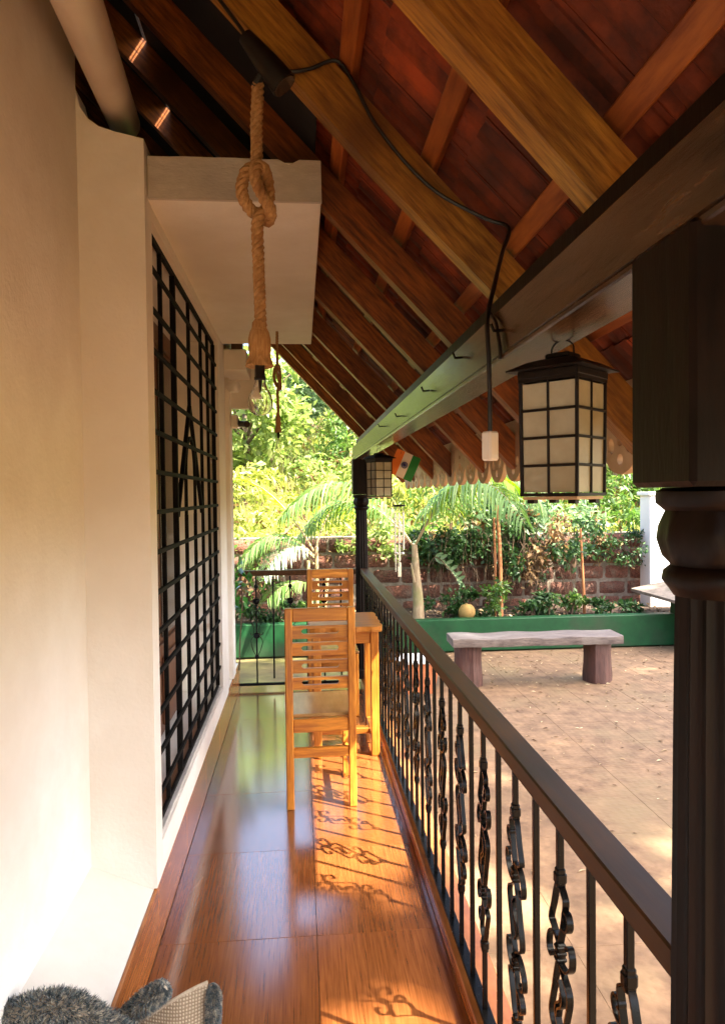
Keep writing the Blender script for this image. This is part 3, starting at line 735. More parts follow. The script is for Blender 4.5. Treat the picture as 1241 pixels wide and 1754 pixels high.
# ------------------------------------------------------------------ cable with socket
Yc_ = 1.995
cp = [at(372, -6, 1.912), at(410, 45, 1.912), at(445, 95, 1.905), at(490, 121, 1.905), at(530, 118, 1.912), at(575, 104, 1.916), at(604, 140, 1.916), at(640, 208, 1.916), at(690, 274, 1.916), at(750, 331, 1.914), at(830, 374, 1.90)]
cp += [Vector((.555, 1.87, 2.20)), Vector((.50, 1.74, 2.09)), Vector((.44, 1.60, 1.965)), Vector((.405, 1.525, 1.875)), Vector((.402, 1.505, 1.78)), Vector((.402, 1.50, 1.70)), Vector((.402, 1.50, 1.632))]
cb = empty('extension_cable', cp[-1]); tag(cb, 'black cable along the curved rafter ending in a white hanging socket', 'cable')
MB().tube([p-cp[-1] for p in crom(cp, 6)], .0052, 8).build('cable', M['black'], cb, True)
lo2 = [Vector((.418, 1.56, 1.90)), Vector((.413, 1.49, 1.86)), Vector((.412, 1.455, 1.80)), Vector((.411, 1.45, 1.775))]
MB().tube([p-cp[-1] for p in crom(lo2, 5)], .004, 8).build('cable_loop', M['black'], cb, True)
sk = MB().box(-.014, .014, -.014, .014, -.062, 0, .004).build('socket', M['whiteplastic'], cb); sk.rotation_euler.z = .5
MB().box(-.009, .009, -.0148, -.0142, -.05, -.012).build('socket_face', M['plaster'], sk)

# ------------------------------------------------------------------ lanterns
def lantern(loc, rz, label):
    e = empty('glass_lantern', loc, rz); tag(e, label, 'lantern', 'leaded glass lanterns under the beam')
    h, hw, ht = .205, .0535, .055
    b = MB()
    def P(z): return hw+(ht-hw)*z/h
    for sx in (-1, 1):
        for sy in (-1, 1):
            b.tube([(sx*P(0), sy*P(0), 0), (sx*P(h), sy*P(h), h)], .0034, 6)
    for z, q in ((0, .004), (h, .004)):
        p = P(z)
        for a in range(4):
            b.box(-p-.003, p+.003, -p-.003, -p+.003, z-.003, z+.003, 0, Matrix.Rotation(a*math.pi/2, 4, 'Z'))
    b.build('frame', M['lanternmetal'], e)
    pane = None
    for a in range(4):
        A = Matrix.Rotation(a*math.pi/2, 4, 'Z')
        for r_ in range(4):
            z0, z1 = .004+r_*.0495, .004+(r_+1)*.0495-.0035
            for c_ in (0, 1):
                p0_, p1_ = P(z0), P(z1); y0_, y1_ = -p0_+.001, -p1_+.001
                xa0, xa1 = (-p0_+.004, -.0014) if c_ == 0 else (.0014, p0_-.004); xb0, xb1 = (-p1_+.004, -.0014) if c_ == 0 else (.0014, p1_-.004)
                v = [(xa0, y0_, z0), (xa1, y0_, z0), (xb1, y1_, z1), (xb0, y1_, z1), (xa0, y0_+.003, z0), (xa1, y0_+.003, z0), (xb1, y1_+.003, z1), (xb0, y1_+.003, z1)]
                MB().add(v, [(0, 1, 2, 3), (4, 7, 6, 5), (0, 4, 5, 1), (1, 5, 6, 2), (2, 6, 7, 3), (3, 7, 4, 0)], A).build('pane', M['lanternglass'], e)
            if r_ < 3:
                zz = z1+.00175; p = P(zz)
                MB().box(-p, p, -p-.0025, -p+.0022, zz-.0024, zz+.0024, .0006, A).build('glazing_bar', M['lanternmetal'], e)
        v0, v1 = -P(0), -P(h)
        MB().tube([(0, v0-.0002, 0), (0, v1-.0002, h)], .0024, 6, M=A).build('glazing_bar', M['lanternmetal'], e)
    MB().box(-ht-.004, ht+.004, -ht-.004, ht+.004, h+.003, h+.016, .001).build('cornice', M['lanternmetal'], e)
    r0 = .074; v = []; 
    for (q, z) in ((r0, h+.010), (r0, h+.0125), (.046, h+.028), (.030, h+.033)):
        v += [(-q, -q, z), (q, -q, z), (q, q, z), (-q, q, z)]
    f = [(i*4+k, i*4+(k+1) % 4, (i+1)*4+(k+1) % 4, (i+1)*4+k) for i in range(3) for k in range(4)]+[(3, 2, 1, 0), (12, 13, 14, 15)]
    MB().add(v, f).build('lantern_roof', M['lanternmetal'], e).location.z = .0065
    MB().box(-.024, .024, -.024, .024, h+.0398, h+.050, .003).build('cap', M['lanternmetal'], e)
    zt_ = 1.775-loc[2]
    MB().tube([(-.022, 0, h+.047)]+[(.022*math.cos(a)*-1, 0, h+.058+(zt_-h-.056)*math.sin(a)) for a in np.linspace(.15, math.pi-.15, 9)]+[(.022, 0, h+.047)], .0016, 6).build('hanger', M['lanternmetal'], e)
    MB().box(-.052, .052, -.052, .052, -.009, -.0035).build('base_plate', M['valance'], e)
    for sx in (-1, 1):
        for sy in (-1, 1): MB().box(sx*.04-.007, sx*.04+.007, sy*.04-.007, sy*.04+.007, -.016, -.0091).build('foot', M['lanternmetal'], e)
    return e
q = at(963, 848, 1.27); lantern((.477, 1.275, 1.497), R(-48), 'square leaded glass lantern with flared metal roof hanging beside the white socket')
lantern((.462, 4.22, 1.492), R(-66), 'leaded glass lantern hanging under the beam next to the far column')

# ------------------------------------------------------------------ flag, wind chime
fp = at(692, 797, 4.30)
fl = empty('paper_flag', fp); tag(fl, 'saffron white and green paper flag hanging below the rafters', 'flag')
FW, FH = .052, .155
A = Matrix.Rotation(R(24), 4, 'Y')
for k, mm in enumerate(('saffron', 'flagwhite', 'flaggreen')):
    v = []; f = []; nn = 7
    for q in range(nn):
        for x in (0, 1):
            for yy in (0, .0012):
                v.append((-1.5*FW+(k+x)*FW, yy+.006*math.sin(q*.9+k*.8+x*.8), FH*(.5-q/(nn-1))))
    for q in range(nn-1):
        o_ = q*4; f += [(o_, o_+2, o_+6, o_+4), (o_+1, o_+5, o_+7, o_+3), (o_, o_+4, o_+5, o_+1), (o_+2, o_+3, o_+7, o_+6)]
    f += [(0, 1, 3, 2), (nn*4-4, nn*4-2, nn*4-1, nn*4-3)]
    MB().add(v, f, A).build('stripe', M[mm], fl, True)
wh = MB(); wh.flat([Vector((.018*math.cos(a), .018*math.sin(a))) for a in np.linspace(0, 2*math.pi, 25)[:-1]], .0035, .002, True)
for a in np.linspace(0, math.pi, 13)[:-1]: wh.flat([Vector((-.017*math.cos(a), -.017*math.sin(a))), Vector((.017*math.cos(a), .017*math.sin(a)))], .0013, .0016)
w_ = wh.build('wheel_emblem', M['navy'], fl); w_.matrix_local = Matrix.Translation((0, -.0095, .0)) @ A @ Matrix.Rotation(math.pi/2, 4, 'Z')
MB().tube([(-.02, .002, FH*.45), (.03, .02, .24)], .001, 5).build('string', M['black'], fl)
wp = at(683, 866, 5.0)
wc = empty('wind_chime', wp); tag(wc, 'wind chime of silver tubes under a dark wooden disc near the far lantern', 'wind chime')
MB().lathe([(.001, -.007), (.044, -.007), (.046, 0), (.044, .006), (.001, .006)], 20).build('disc', M['darkwood'], wc, True)
MB().tube([(0, 0, .005), (0, 0, roofz(wp.x)-wp.z)], .001, 5).build('string', M['black'], wc)
for k in range(6):
    a = k*math.pi/3+.3; Lk = .26+.055*((k*2) % 5)/1.4; x, y = .034*math.cos(a), .034*math.sin(a)
    tbx = MB().tube([(x, y, -.05), (x, y, -.05-Lk)], .0055, 10).build('chime_tube', M['tube'], wc, True)
    MB().tube([(x, y, -.05), (x*.95, y*.95, -.006)], .0007, 4).build('string', M['whiteplastic'], tbx)
st = MB().lathe([(.001, -.008), (.02, -.006), (.022, 0), (.02, .006), (.001, .008)], 14).build('striker', M['black'], wc, True); st.location = (.0, 0, -.27)
MB().tube([(0, 0, -.006), (0, 0, -.40)], .0007, 4).build('string', M['black'], wc)
MB().box(-.012, .012, -.001, .001, -.50, -.40, .0005).build('wind_sail', M['tube'], wc)
for sx in (-1, 1):
    MB().lathe([(.001, -.01), (.012, -.006), (.013, .004), (.001, .01)], 8).build('shell', M['white'], wc, True).location = (sx*.022, 0, -.335)

# ------------------------------------------------------------------ shaggy mat
# pile height field rolls: a folded bath mat, pile outside on one lobe, woven backing visible in the fold
mo = empty('shaggy_mat', (-.45, 1.85, 0)); tag(mo, 'crumpled shaggy grey and teal mat with woven backing on the floor', 'mat')
def shagmat():
    m = bpy.data.materials.new('shag'); m.use_nodes = True; N = m.node_tree.nodes; L = m.node_tree.links; b = N['Principled BSDF']
    g_ = N.new('ShaderNodeNewGeometry'); cr = N.new('ShaderNodeValToRGB'); e = cr.color_ramp.elements; cr.color_ramp.interpolation = 'EASE'
    tc = N.new('ShaderNodeTexCoord'); nz = N.new('ShaderNodeTexNoise'); nz.inputs['Scale'].default_value = 75; nz.inputs['Detail'].default_value = 2; L.new(tc.outputs['Object'], nz.inputs['Vector'])
    ma = N.new('ShaderNodeMath'); ma.operation = 'MULTIPLY_ADD'; ma.inputs[1].default_value = .22; L.new(g_.outputs['Random Per Island'], ma.inputs[0]); L.new(nz.outputs[0], ma.inputs[2])
    e[0].color = (.02, .03, .04, 1); e[1].color = (.50, .46, .36, 1); e[0].position = .36; e[1].position = .86
    for (p_, c_) in ((.47, (.05, .085, .095)), (.56, (.20, .23, .22)), (.63, (.07, .08, .11)), (.72, (.34, .33, .27))): q = e.new(p_); q.color = (*c_, 1)
    L.new(ma.outputs[0], cr.inputs[0]); L.new(cr.outputs[0], b.inputs['Base Color']); b.inputs['Roughness'].default_value = .9; return m
M['shag'] = shagmat()
MY = 1.85
def mp_(px, py, dy=0): p = at(px, py, MY+dy); return p-Vector(mo.location)
rolls = [([mp_(10, 1742, -.13), mp_(75, 1728, -.13), mp_(125, 1734, -.13), mp_(178, 1764, -.12), mp_(225, 1790, -.1)], [.04, .048, .050, .046, .04]),
         ([mp_(150, 1790), mp_(205, 1752, -.01), mp_(250, 1715, -.02), mp_(279, 1696, -.02), mp_(284, 1692, -.02)], [.026, .032, .033, .028, .010]),
         ([mp_(361, 1800, -.03), mp_(364, 1750, -.02), mp_(366, 1710, -.01), mp_(364, 1694, 0), mp_(362, 1688, 0)], [.022, .023, .022, .016, .006]),
         ([mp_(270, 1860, .03), mp_(300, 1800, .05), mp_(330, 1740, .05), mp_(350, 1712, .04)], [.03, .03, .028, .018])]
V, F = [], []
for (P, rr) in rolls:
    C_ = crom(P, 6); rq = np.interp(np.linspace(0, len(P)-1, len(C_)), range(len(P)), rr)
    MB().tube(C_, [float(r_)*.62 for r_ in rq], 12).build('mat_core', M['matback'], mo, True)
    for _ in range(9000):
        k = random.uniform(0, len(C_)-1.001); i = int(k); p = C_[i].lerp(C_[i+1], k-i); tg = (C_[i+1]-C_[i]).normalized(); r_ = float(rq[i])
        rd = Vector((random.gauss(0, 1), random.gauss(0, 1), random.gauss(0, 1))); rd = (rd-tg*rd.dot(tg)).normalized()
        dirv = (rd+tg*random.gauss(.25, .35)+Vector((random.gauss(0, .25), random.gauss(0, .25), random.gauss(0, .25)))).normalized(); base = p+rd*r_*.55
        Lh = r_*random.uniform(.35, .62); sd = dirv.cross(Vector((random.gauss(0, 1), random.gauss(0, 1), random.gauss(0, 1)))).normalized()*.0010
        q1 = base+dirv*Lh*.6; q2 = base+dirv*Lh+Vector((0, 0, -.002))
        o = len(V); V += [base-sd, base+sd, q1+sd, q1-sd, q2]; F += [(o, o+1, o+2), (o, o+2, o+3), (o+3, o+2, o+4)]
pl_ = link('pile', npmesh('pile', [tuple(v) for v in V], F, M['shag']), mo)
# woven backing turned to the viewer between the two piles: a sagging sheet with a stitched hem
v = []; f = []; nu, nv_ = 14, 8
TL = [mp_(235, 1752, -.02), mp_(292, 1716, -.03), mp_(330, 1694, -.015), mp_(356, 1682, .0)]; TLc = crom(TL, 5)
for i in range(nu+1):
    k = i/nu*(len(TLc)-1.001); p = TLc[int(k)].lerp(TLc[int(k)+1], k-int(k))
    for j in range(nv_+1):
        t = j/nv_; q = p+Vector((-.03*t*(1-i/nu), -.055*math.sin(t*1.5)+.02*math.sin(i*.6)*t, -t*(p.z-.005)))
        v.append(tuple(q)); 
for i in range(nu):
    for j in range(nv_): o = i*(nv_+1)+j; f.append((o, o+1, o+nv_+2, o+nv_+1))
N0 = len(v); v += [(a_[0], a_[1]+.006, a_[2]) for a_ in v]; f += [tuple(N0+q for q in p[::-1]) for p in f]
MB().add(v, f).build('woven_backing', M['weave'], mo, True)
MB().tube([p+Vector((0, -.002, .001)) for p in TLc], .0045, 6).build('stitched_hem', M['matback'], mo, True)

# ------------------------------------------------------------------ bench, pot, garden walls
bn = empty('stone_bench', (2.18, 6.62, ZG)); bn.rotation_euler.z = R(-1.5); tag(bn, 'weathered log-look bench of one slab on two stump legs', 'bench')
b = MB(); ns = 24; v = []; f = []
for i in range(ns+1):
    x = -.80+1.60*i/ns; y0 = -.17+.012*math.sin(i*1.3)+random.uniform(-.004, .004); y1 = .17+.012*math.sin(i*.9+1)+random.uniform(-.004, .004); z1 = .462+.006*math.sin(i*.8); z0 = .385+random.uniform(-.004, .004)
    v += [(x, y0+.006, z0), (x, y0, z0+.02), (x, y0+.004, z1-.006), (x, y0+.02, z1), (x, y1-.02, z1), (x, y1, z1-.01), (x, y1-.006, z0)]
m7 = 7
for i in range(ns):
    for k in range(m7): f.append((i*m7+k, i*m7+(k+1) % m7, (i+1)*m7+(k+1) % m7, (i+1)*m7+k))
f += [tuple(range(m7-1, -1, -1)), tuple(ns*m7+k for k in range(m7))]
b.add(v, f); b.build('seat_slab', M['bench'], bn, True, 35)
for x, s_ in ((-.63, 1), (.62, 2)):
    random.seed(s_+50); ph = [random.uniform(.88, 1.1) for _ in range(18)]
    o = MB().lathe([(.128, 0), (.130, .06), (.122, .16), (.118, .26), (.122, .35), (.120, .384)], 18, mod=lambda k, z: ph[k]).build('stump_leg', M['benchleg'], bn, True, 50); o.location.x = x
random.seed(11)
po = empty('terracotta_planter', at(712, 1150, 6.5)); po.location.z = ZG; tag(po, 'orange terracotta planter box behind the railing', 'planter')
MB().prism([(-.15, 0), (.15, 0), (.19, .27), (-.19, .27)], -.13, .13, 'y').build('pot', M['terracotta'], po)
MB().box(-.20, .20, -.15, .15, .271, .31, .006).build('rim', M['white'], po)

gp = empty('garden_planter', (0, 8.05, ZG)); tag(gp, 'low green painted planter wall filled with soil', 'planter')
MB().box(-6, 4.35, 0, .14, 0, .365, .008).build('planter_wall', M['greenpaint'], gp)
MB().box(-6, 8, .1405, 1.3, 0, .31).build('soil', M['soil'], gp)
MB().box(4.36, 8, -.55, .139, 0, .52, .012).build('raised_end', M['greenpaint'], gp)
# curved slab over the raised end
v = []; f = []
for i in range(9):
    t = i/8; x = 4.1+1.6*t; z = .60+.10*math.sin(t*math.pi)-.04
    for yy in (-.6, .6): v += [(x, yy, z), (x, yy, z+.035)]
for i in range(8):
    o = i*4; f += [(o, o+2, o+6, o+4), (o+1, o+5, o+7, o+3), (o, o+4, o+5, o+1), (o+2, o+3, o+7, o+6)]
f += [(0, 1, 3, 2), (32, 34, 35, 33)]
MB().add(v, f).build('arched_cover', M['mortar'], gp, True)

gw = empty('laterite_wall', (0, 9.3, ZG)); tag(gw, 'old red laterite block garden wall with wide mortar joints', 'wall')
WH = 1.25; rows = 6; rh = WH/rows
MB().box(-7, 8, .035, .30, -.1, WH+.004).build('mortar_core', M['mortar'], gw)
lm = []
for q in range(4):
    b = MB(); L0, h0 = .36, rh-.032; nx, nz_ = 6, 4; v = []; f = []
    for k in range(nz_+1):
        for i in range(nx+1):
            ex = (i in (0, nx)) or (k in (0, nz_)); x = -L0/2+L0*i/nx; z = -h0/2+h0*k/nz_
            if (i in (0, nx)) and (k in (0, nz_)): x *= .96; z *= .92
            v.append((x+random.uniform(-.008, .008), (.034 if ex else random.uniform(-.008, .006)), z+random.uniform(-.006, .006)))
    for k in range(nz_):
        for i in range(nx): f.append((k*(nx+1)+i, k*(nx+1)+i+1, (k+1)*(nx+1)+i+1, (k+1)*(nx+1)+i))
    lm.append(b.add(v, f).mesh('laterite_block', M['laterite'], True, 60))
cntb = 0
for r_ in range(rows):
    x = -3.6+(.2 if r_ % 2 else 0)
    while x < 5.6:
        L1 = random.uniform(.30, .42)
        o = link('laterite_block', random.choice(lm), gw); o.location = (x+L1/2, .0, rh*(r_+.5)); o.scale = ((L1-.032)/.36, 1, random.uniform(.92, 1.06)); cntb += 1
        x += L1
wpst = MB().box(-.14, .14, -.14, .14, 0, 1.75, .01); wpst.box(-.17, .17, -.17, .17, 1.7505, 1.80, .01)
o = wpst.build('gate_pillar', M['white']); o.location = (4.62, 9.05, ZG); tag(o, 'white pillar standing at the end of the garden wall', 'pillar')

# ------------------------------------------------------------------ foliage generators
def leaves(C, size, elong=2.2, fold=.25, up=.5, droop=0, dirs=None, jit=.35):
    """C: (n,3) leaf base points -> folded diamond leaves (4 verts, 2 faces sharing the midrib)."""
    C = np.asarray(C, float); n = len(C)
    d = rng.normal(size=(n, 3)) if dirs is None else dirs+rng.normal(size=(n, 3))*jit
    d[:, 2] -= droop; d /= np.linalg.norm(d, axis=1)[:, None]+1e-9
    nr = rng.normal(size=(n, 3)); nr[:, 2] += up*2
    sd = np.cross(d, nr); sd /= np.linalg.norm(sd, axis=1)[:, None]+1e-9
    nn = np.cross(sd, d)
    s = size*rng.uniform(.6, 1.3, n)[:, None]; w = s/elong/2
    a = C; b = C+d*s*.5+sd*w+nn*w*fold; c = C+d*s-np.array([0, 0, 1])*s*.08; e = C+d*s*.5-sd*w+nn*w*fold
    V = np.stack([a, b, c, e], 1).reshape(-1, 3); i = np.arange(n)[:, None]*4
    F = np.concatenate([i+np.array([[0, 1, 2]]), i+np.array([[0, 2, 3]])], 0)
    return V, F
def cloud(center, rad, n, clumps=14, cs=.35, hollow=.45):
    """points gathered in clumps through an uneven crown"""
    cen = np.array(center); rad = np.array(rad)
    u = rng.normal(size=(clumps, 3)); u /= np.linalg.norm(u, axis=1)[:, None]
    cc = u*(rng.uniform(hollow, 1, clumps)**.6)[:, None]
    k = rng.integers(0, clumps, n); w = rng.uniform(.5, 1.2, clumps)[k][:, None]
    p = cc[k]+rng.normal(size=(n, 3))*cs*.5*w
    return cen+p*rad
def foliage(name, pts, size, mt, parent=None, **kw):
    V, F = leaves(pts, size, **kw); return link(name, npmesh(name, V, F, mt), parent)
def bush(label, cat, loc, rad, n, size, mt, group=None, name='shrub', stems=5, dry=0, **kw):
    e = empty(name, loc); tag(e, label, cat, group)
    pts = cloud((0, 0, rad[2]*.95), rad, n, clumps=max(6, n//60)); pts[:, 2] = np.maximum(pts[:, 2], .01)
    foliage('foliage', pts, size, mt, e, **kw)
    b = MB()
    for k in range(stems):
        a = random.uniform(0, 6.28); q = random.uniform(.3, .8)
        b.tube(crom([(0.02*math.cos(a), .02*math.sin(a), -.05), (rad[0]*q*.4*math.cos(a), rad[1]*q*.4*math.sin(a), rad[2]*.7), (rad[0]*q*math.cos(a), rad[1]*q*math.sin(a), rad[2]*1.4)], 3), [.012*(1-.1*j) for j in range(7)], 5)
    b.build('stems', M['twig'], e)
    if dry: foliage('dry_leaves', cloud((0, 0, rad[2]*.9), rad, dry, 10), size, M['lf_dry'], e, **kw)
    return e
def tree(label, loc, h, rad, n, size, mt, group=None, tr=.12, name='tree', lean=0, hfrac=.5, cat='tree', **kw):
    e = empty(name, loc); tag(e, label, cat, group)
    b = MB(); top = Vector((lean, 0, h*.8))
    trunk = crom([(0, 0, -.2), (lean*.2+.05, .03, h*.3), (lean*.6, -.04, h*.55), tuple(top)], 4)
    b.tube(trunk, [tr*(1-.065*j) for j in range(len(trunk))], 8)
    for k in range(9):
        z = h*random.uniform(.38, .75); a = random.uniform(0, 6.28); q = random.uniform(.5, .95); s0 = Vector((lean*z/h, 0, z))
        en = Vector((lean+rad[0]*q*math.cos(a), rad[1]*q*math.sin(a), h-rad[2]*.9+rad[2]*random.uniform(.1, 1.2)))
        P = crom([s0, s0.lerp(en, .5)+Vector((0, 0, -.08*h*.5)), en], 4); b.tube(P, [tr*.4*(1-.09*j) for j in range(len(P))], 5)
    b.build('trunk', M['bark'], e, True)
    foliage('crown', cloud((lean, 0, h-rad[2]*.8), rad, n, clumps=max(14, n//110), cs=.34), size, mt, e, **kw)
    return e
def frond(base, tip_dir, L, nl, ll, mt, parent, droop=.5, up=.9, lw=.022, name='frond', hang=.6):
    """palm frond: arching rachis with two rows of long drooping leaflets"""
    base = Vector(base); d = Vector(tip_dir).normalized(); P = []
    for i in range(13):
        t = i/12; P.append(base+d*(L*t*(1-.12*t*droop))+Vector((0, 0, 1))*(up*L*(t*.9-t*t*(.55+droop*.55))))
    b = MB(); b.tube(P, [.013*(1-.07*i) for i in range(13)], 5)
    st_ = b.build('rachis', M['palmtrunk'], parent, True)
    V, F = [], []; side = d.cross(Vector((0, 0, 1))).normalized()
    for k in range(nl):
        t = .16+.84*k/nl; i = min(int(t*12), 11); p = P[i].lerp(P[i+1], t*12-i); tg = (P[i+1]-P[i]).normalized()
        l = ll*(math.sin(math.pi*min(t*.85+.12, 1))**.6)*random.uniform(.85, 1.12)
        for sg in (-1, 1):
            dr_ = (side*sg*.9+tg*.65+Vector((0, 0, .15))).normalized(); pr = p.copy(); cur = dr_.copy(); o = len(V)
            for q in range(5):
                w = lw*(1, 1.1, .9, .55, .06)[q]*.5; wd = cur.cross(Vector((0, 0, 1)))
                wd = (wd if wd.length > .1 else tg).normalized(); wd = (wd+Vector((0, 0, random.uniform(-.4, .4)))).normalized()
                V += [tuple(pr-wd*w), tuple(pr+wd*w)]; pr = pr+cur*(l/4); cur = (cur+Vector((random.gauss(0, .04), random.gauss(0, .04), -hang*.45))).normalized()
            for q in range(4): F += [(o+q*2, o+q*2+1, o+q*2+3, o+q*2+2)]
    return link(name, npmesh(name, V, F, mt), parent)

# ------------------------------------------------------------------ planter plants
ZP = ZG+.31
# palm in the planter to the right of the column
pa = empty('coconut_palm', (at(716, 1060, 8.45).x, 8.45, ZP)); tag(pa, 'young palm with pale slim trunk in the planter beside the bench', 'palm')
MB().tube(crom([(0, 0, -.05), (.0, 0, .25), (-.02, 0, .55), (-.04, 0, .90)], 4), [.075-.0035*i for i in range(13)], 10).build('trunk', M['palmtrunk'], pa, True)
MB().tube([(-.05, -.05, .45), (-.09, -.06, .68)], [.02, .006], 6).build('sheath', M['palmtrunk'], pa)
for k, (dx, dy_, L, up, dr_, mt) in enumerate([(.9, -.25, 1.6, 2.2, .42, 'lf_palm'), (-.35, -.1, 1.7, 1.7, .4, 'lf_palm'), (.25, -.35, 1.7, 1.8, .45, 'lf_palm'), (.6, .6, 1.9, 1.4, .6, 'lf_palm'), (-.8, .3, 1.6, 1.5, .6, 'lf_palm'), (.12, -.1, 1.3, 2.0, .15, 'lf_palmy')]):
    frond((-.04, 0, .86), (dx, dy_, .0), L, 36, .68, M[mt], pa, dr_, up, .026, hang=1.5)
# palm beyond the end railing
pb = empty('areca_palm', (at(545, 1090, 7.9).x, 8.25, ZP)); tag(pb, 'slender palm with drooping silvery frond beyond the end railing', 'palm')
for k, (x, h_) in enumerate(((0, .9), (-.1, .75), (.12, .6))): MB().tube(crom([(x*.4, 0, -.05), (x*.8, .02, h_*.5), (x, 0, h_)], 4), .022, 7).build('stem', M['palmtrunk'], pb, True)
for (dx, dy_, L, up, dr_, mt, hg, z) in [(-1, -.75, .80, .95, 1.05, 'lf_palmw', 1.0, .78), (-.30, .1, 1.5, 1.9, .25, 'lf_palmy', .5, .85), (-.55, -.2, 1.0, 1.2, .8, 'lf_palm', .9, .8), (.10, .2, 1.2, 1.7, .3, 'lf_palmy', .6, .8), (-.8, .5, 1.1, 1.2, .8, 'lf_palm', .8, .7), (-.9, -.5, .7, .5, 1.2, 'lf_palm', .8, .45)]:
    frond((-.03, 0, z), (dx, dy_, 0), L, 30, .40, M[mt], pb, dr_, up, .022, hang=hg)
# low plants in the planter
PX = [(-1.3, .9), (-.8, 1), (-.3, .9), (.15, .8), (1.72, .9), (2.05, 1), (2.35, .7), (2.75, .6), (3.0, .9), (3.25, .8), (3.6, .6), (4.0, .5)]
lab = ['low leafy plant at the corner under the house wall', 'dense low plant behind the end railing', 'bushy low plant behind the far chair', 'small leafy plant behind the far column', 'dense low plant next to the palm trunk', 'low dark plant beside the coconut', 'tall leafy weed behind the coconut',
       'small sprawling plant between the coconut and wooden stake', 'bushy low plant right of the wooden stake', 'trailing low plant spilling over the green planter edge', 'sparse weed near the thin reddish sapling', 'tiny weeds beside the raised planter end']
for k, (x, s_) in enumerate(PX):
    bush(lab[k], 'plant', (x, 8.42+random.uniform(-.06, .12), ZP), (.26*s_+.04, .2*s_, .16*s_+(.12 if k == 6 else 0)), int(420*s_), .075, M['lf_dark' if k % 3 else 'lf_mid'], 'low plants in the green planter', 'low_plant', 4)
cn = MB().lathe([(.003, -.105), (.05, -.092), (.088, -.045), (.098, .01), (.082, .06), (.045, .095), (.003, .105)], 18, mod=lambda k, z: 1+.03*math.sin(k*math.pi/3)).build('coconut', M['coconut'], None, True, 80)
cn.location = (at(801, 1052, 8.2).x, 8.27, ZP+.10); cn.rotation_euler = (.5, .7, 0); tag(cn, 'dry yellow coconut lying on the planter soil', 'coconut')
for (px_, hh, dx, lb, rr) in ((858, 1.35, -.03, 'reddish wooden stake standing in the planter behind the bench', .022), (850, 1.2, .0, 'thin darker stick leaning beside the wooden stake', .014)):
    x = at(px_, 1065, 8.4).x
    o = MB().tube(crom([(0, 0, -.05), (dx*.3, 0, hh*.5), (dx, .05, hh)], 4), rr, 7).build('wooden_stake', M['stake'], None, True); o.location = (x, 8.4+(.05 if rr < .02 else 0), ZP); tag(o, lb, 'stake')
x = at(1003, 1050, 8.5).x
sp = empty('sapling', (x, 8.55, ZP)); tag(sp, 'thin reddish sapling stem against the sunlit stone wall', 'sapling')
MB().tube(crom([(0, 0, -.05), (-.02, 0, .5), (-.04, .02, 1.05)], 4), [.02-.001*i for i in range(9)], 7).build('trunk', M['stake'], sp, True)
foliage('crown', cloud((-.04, 0, .85), (.22, .2, .35), 160, 8), .09, M['lf_dark'], sp)
# compound-leaf sapling in front of the wall
lf = empty('compound_leaf_plant', (at(745, 1045, 8.75).x, 8.75, ZP)); tag(lf, 'drooping sprig of broad paired leaves against the brick wall', 'plant')
stp = crom([(0, 0, -.02), (-.10, 0, .45), (-.02, -.1, .72), (.13, -.14, .60), (.24, -.16, .44)], 5)
MB().tube(stp, .006, 5).build('stem', M['twig'], lf)
for k in range(6):
    p = stp[10+2*k if 10+2*k < len(stp) else -1]; 
    for sg in (-1, 1):
        b = MB(); d_ = Vector((.10, -.02, .055 if sg > 0 else -.085)); 
        q0 = p; w_ = Vector((.0, -.0, .022)) if sg < 0 else Vector((.012, 0, -.018))
        w2 = Vector((-d_.z, 0, d_.x)).normalized()*.024
        b.add([tuple(q0), tuple(q0+d_*.35+w2), tuple(q0+d_*.75+w2*.8), tuple(q0+d_), tuple(q0+d_*.75-w2*.8), tuple(q0+d_*.35-w2), tuple(q0+d_*.5+Vector((0, .008, 0)))], [(0, 1, 6), (1, 2, 6), (2, 3, 6), (3, 4, 6), (4, 5, 6), (5, 0, 6)])
        b.build('leaf', M['lf_blue'], lf)
# shrubs and vine tangle over the laterite wall
SH = [(1.85, 9.05, .42, .30, .30, 1200, .085, 'lf_dark', 200, 'shade-toned leafy shrub spilling over the wall behind the palm'),  # first three: dark leaf colour stands in for the shade by the wall
      (2.45, 8.98, .42, .33, .42, 1200, .08, 'lf_dark', 450, 'tangled shrub with brown dead leaves above the wooden stake'),
      (2.95, 8.9, .45, .35, .55, 900, .08, 'lf_dark', 700, 'half dry brown shrub hanging down the wall'),
      (2.75, 9.3, .60, .40, .50, 700, .17, 'lf_blue', 0, 'broad-leaved shrub with pale leaves above the wall'),
      (3.55, 9.15, .50, .35, .42, 700, .07, 'lf_dark', 600, 'small-leaved climber on the wall top near the yellow bush'),
      (3.95, 9.6, .30, .28, .30, 700, .08, 'lf_yel', 0, 'bright yellow-leaved bush behind the garden wall'),
      (4.35, 9.12, .45, .25, .22, 1100, .05, 'lf_dark', 100, 'ivy matting the wall top beside the white pillar'),
      (1.15, 9.4, .45, .35, .30, 700, .09, 'lf_lime', 0, 'light green bush behind the wind chime'),
      (-.9, 8.95, .55, .35, .55, 900, .09, 'lf_mid', 100, 'green shrub against the wall beyond the house corner'),
      (.55, 9.5, .5, .35, .22, 500, .08, 'lf_lime', 120, 'thin light green growth on the wall top behind the column')]
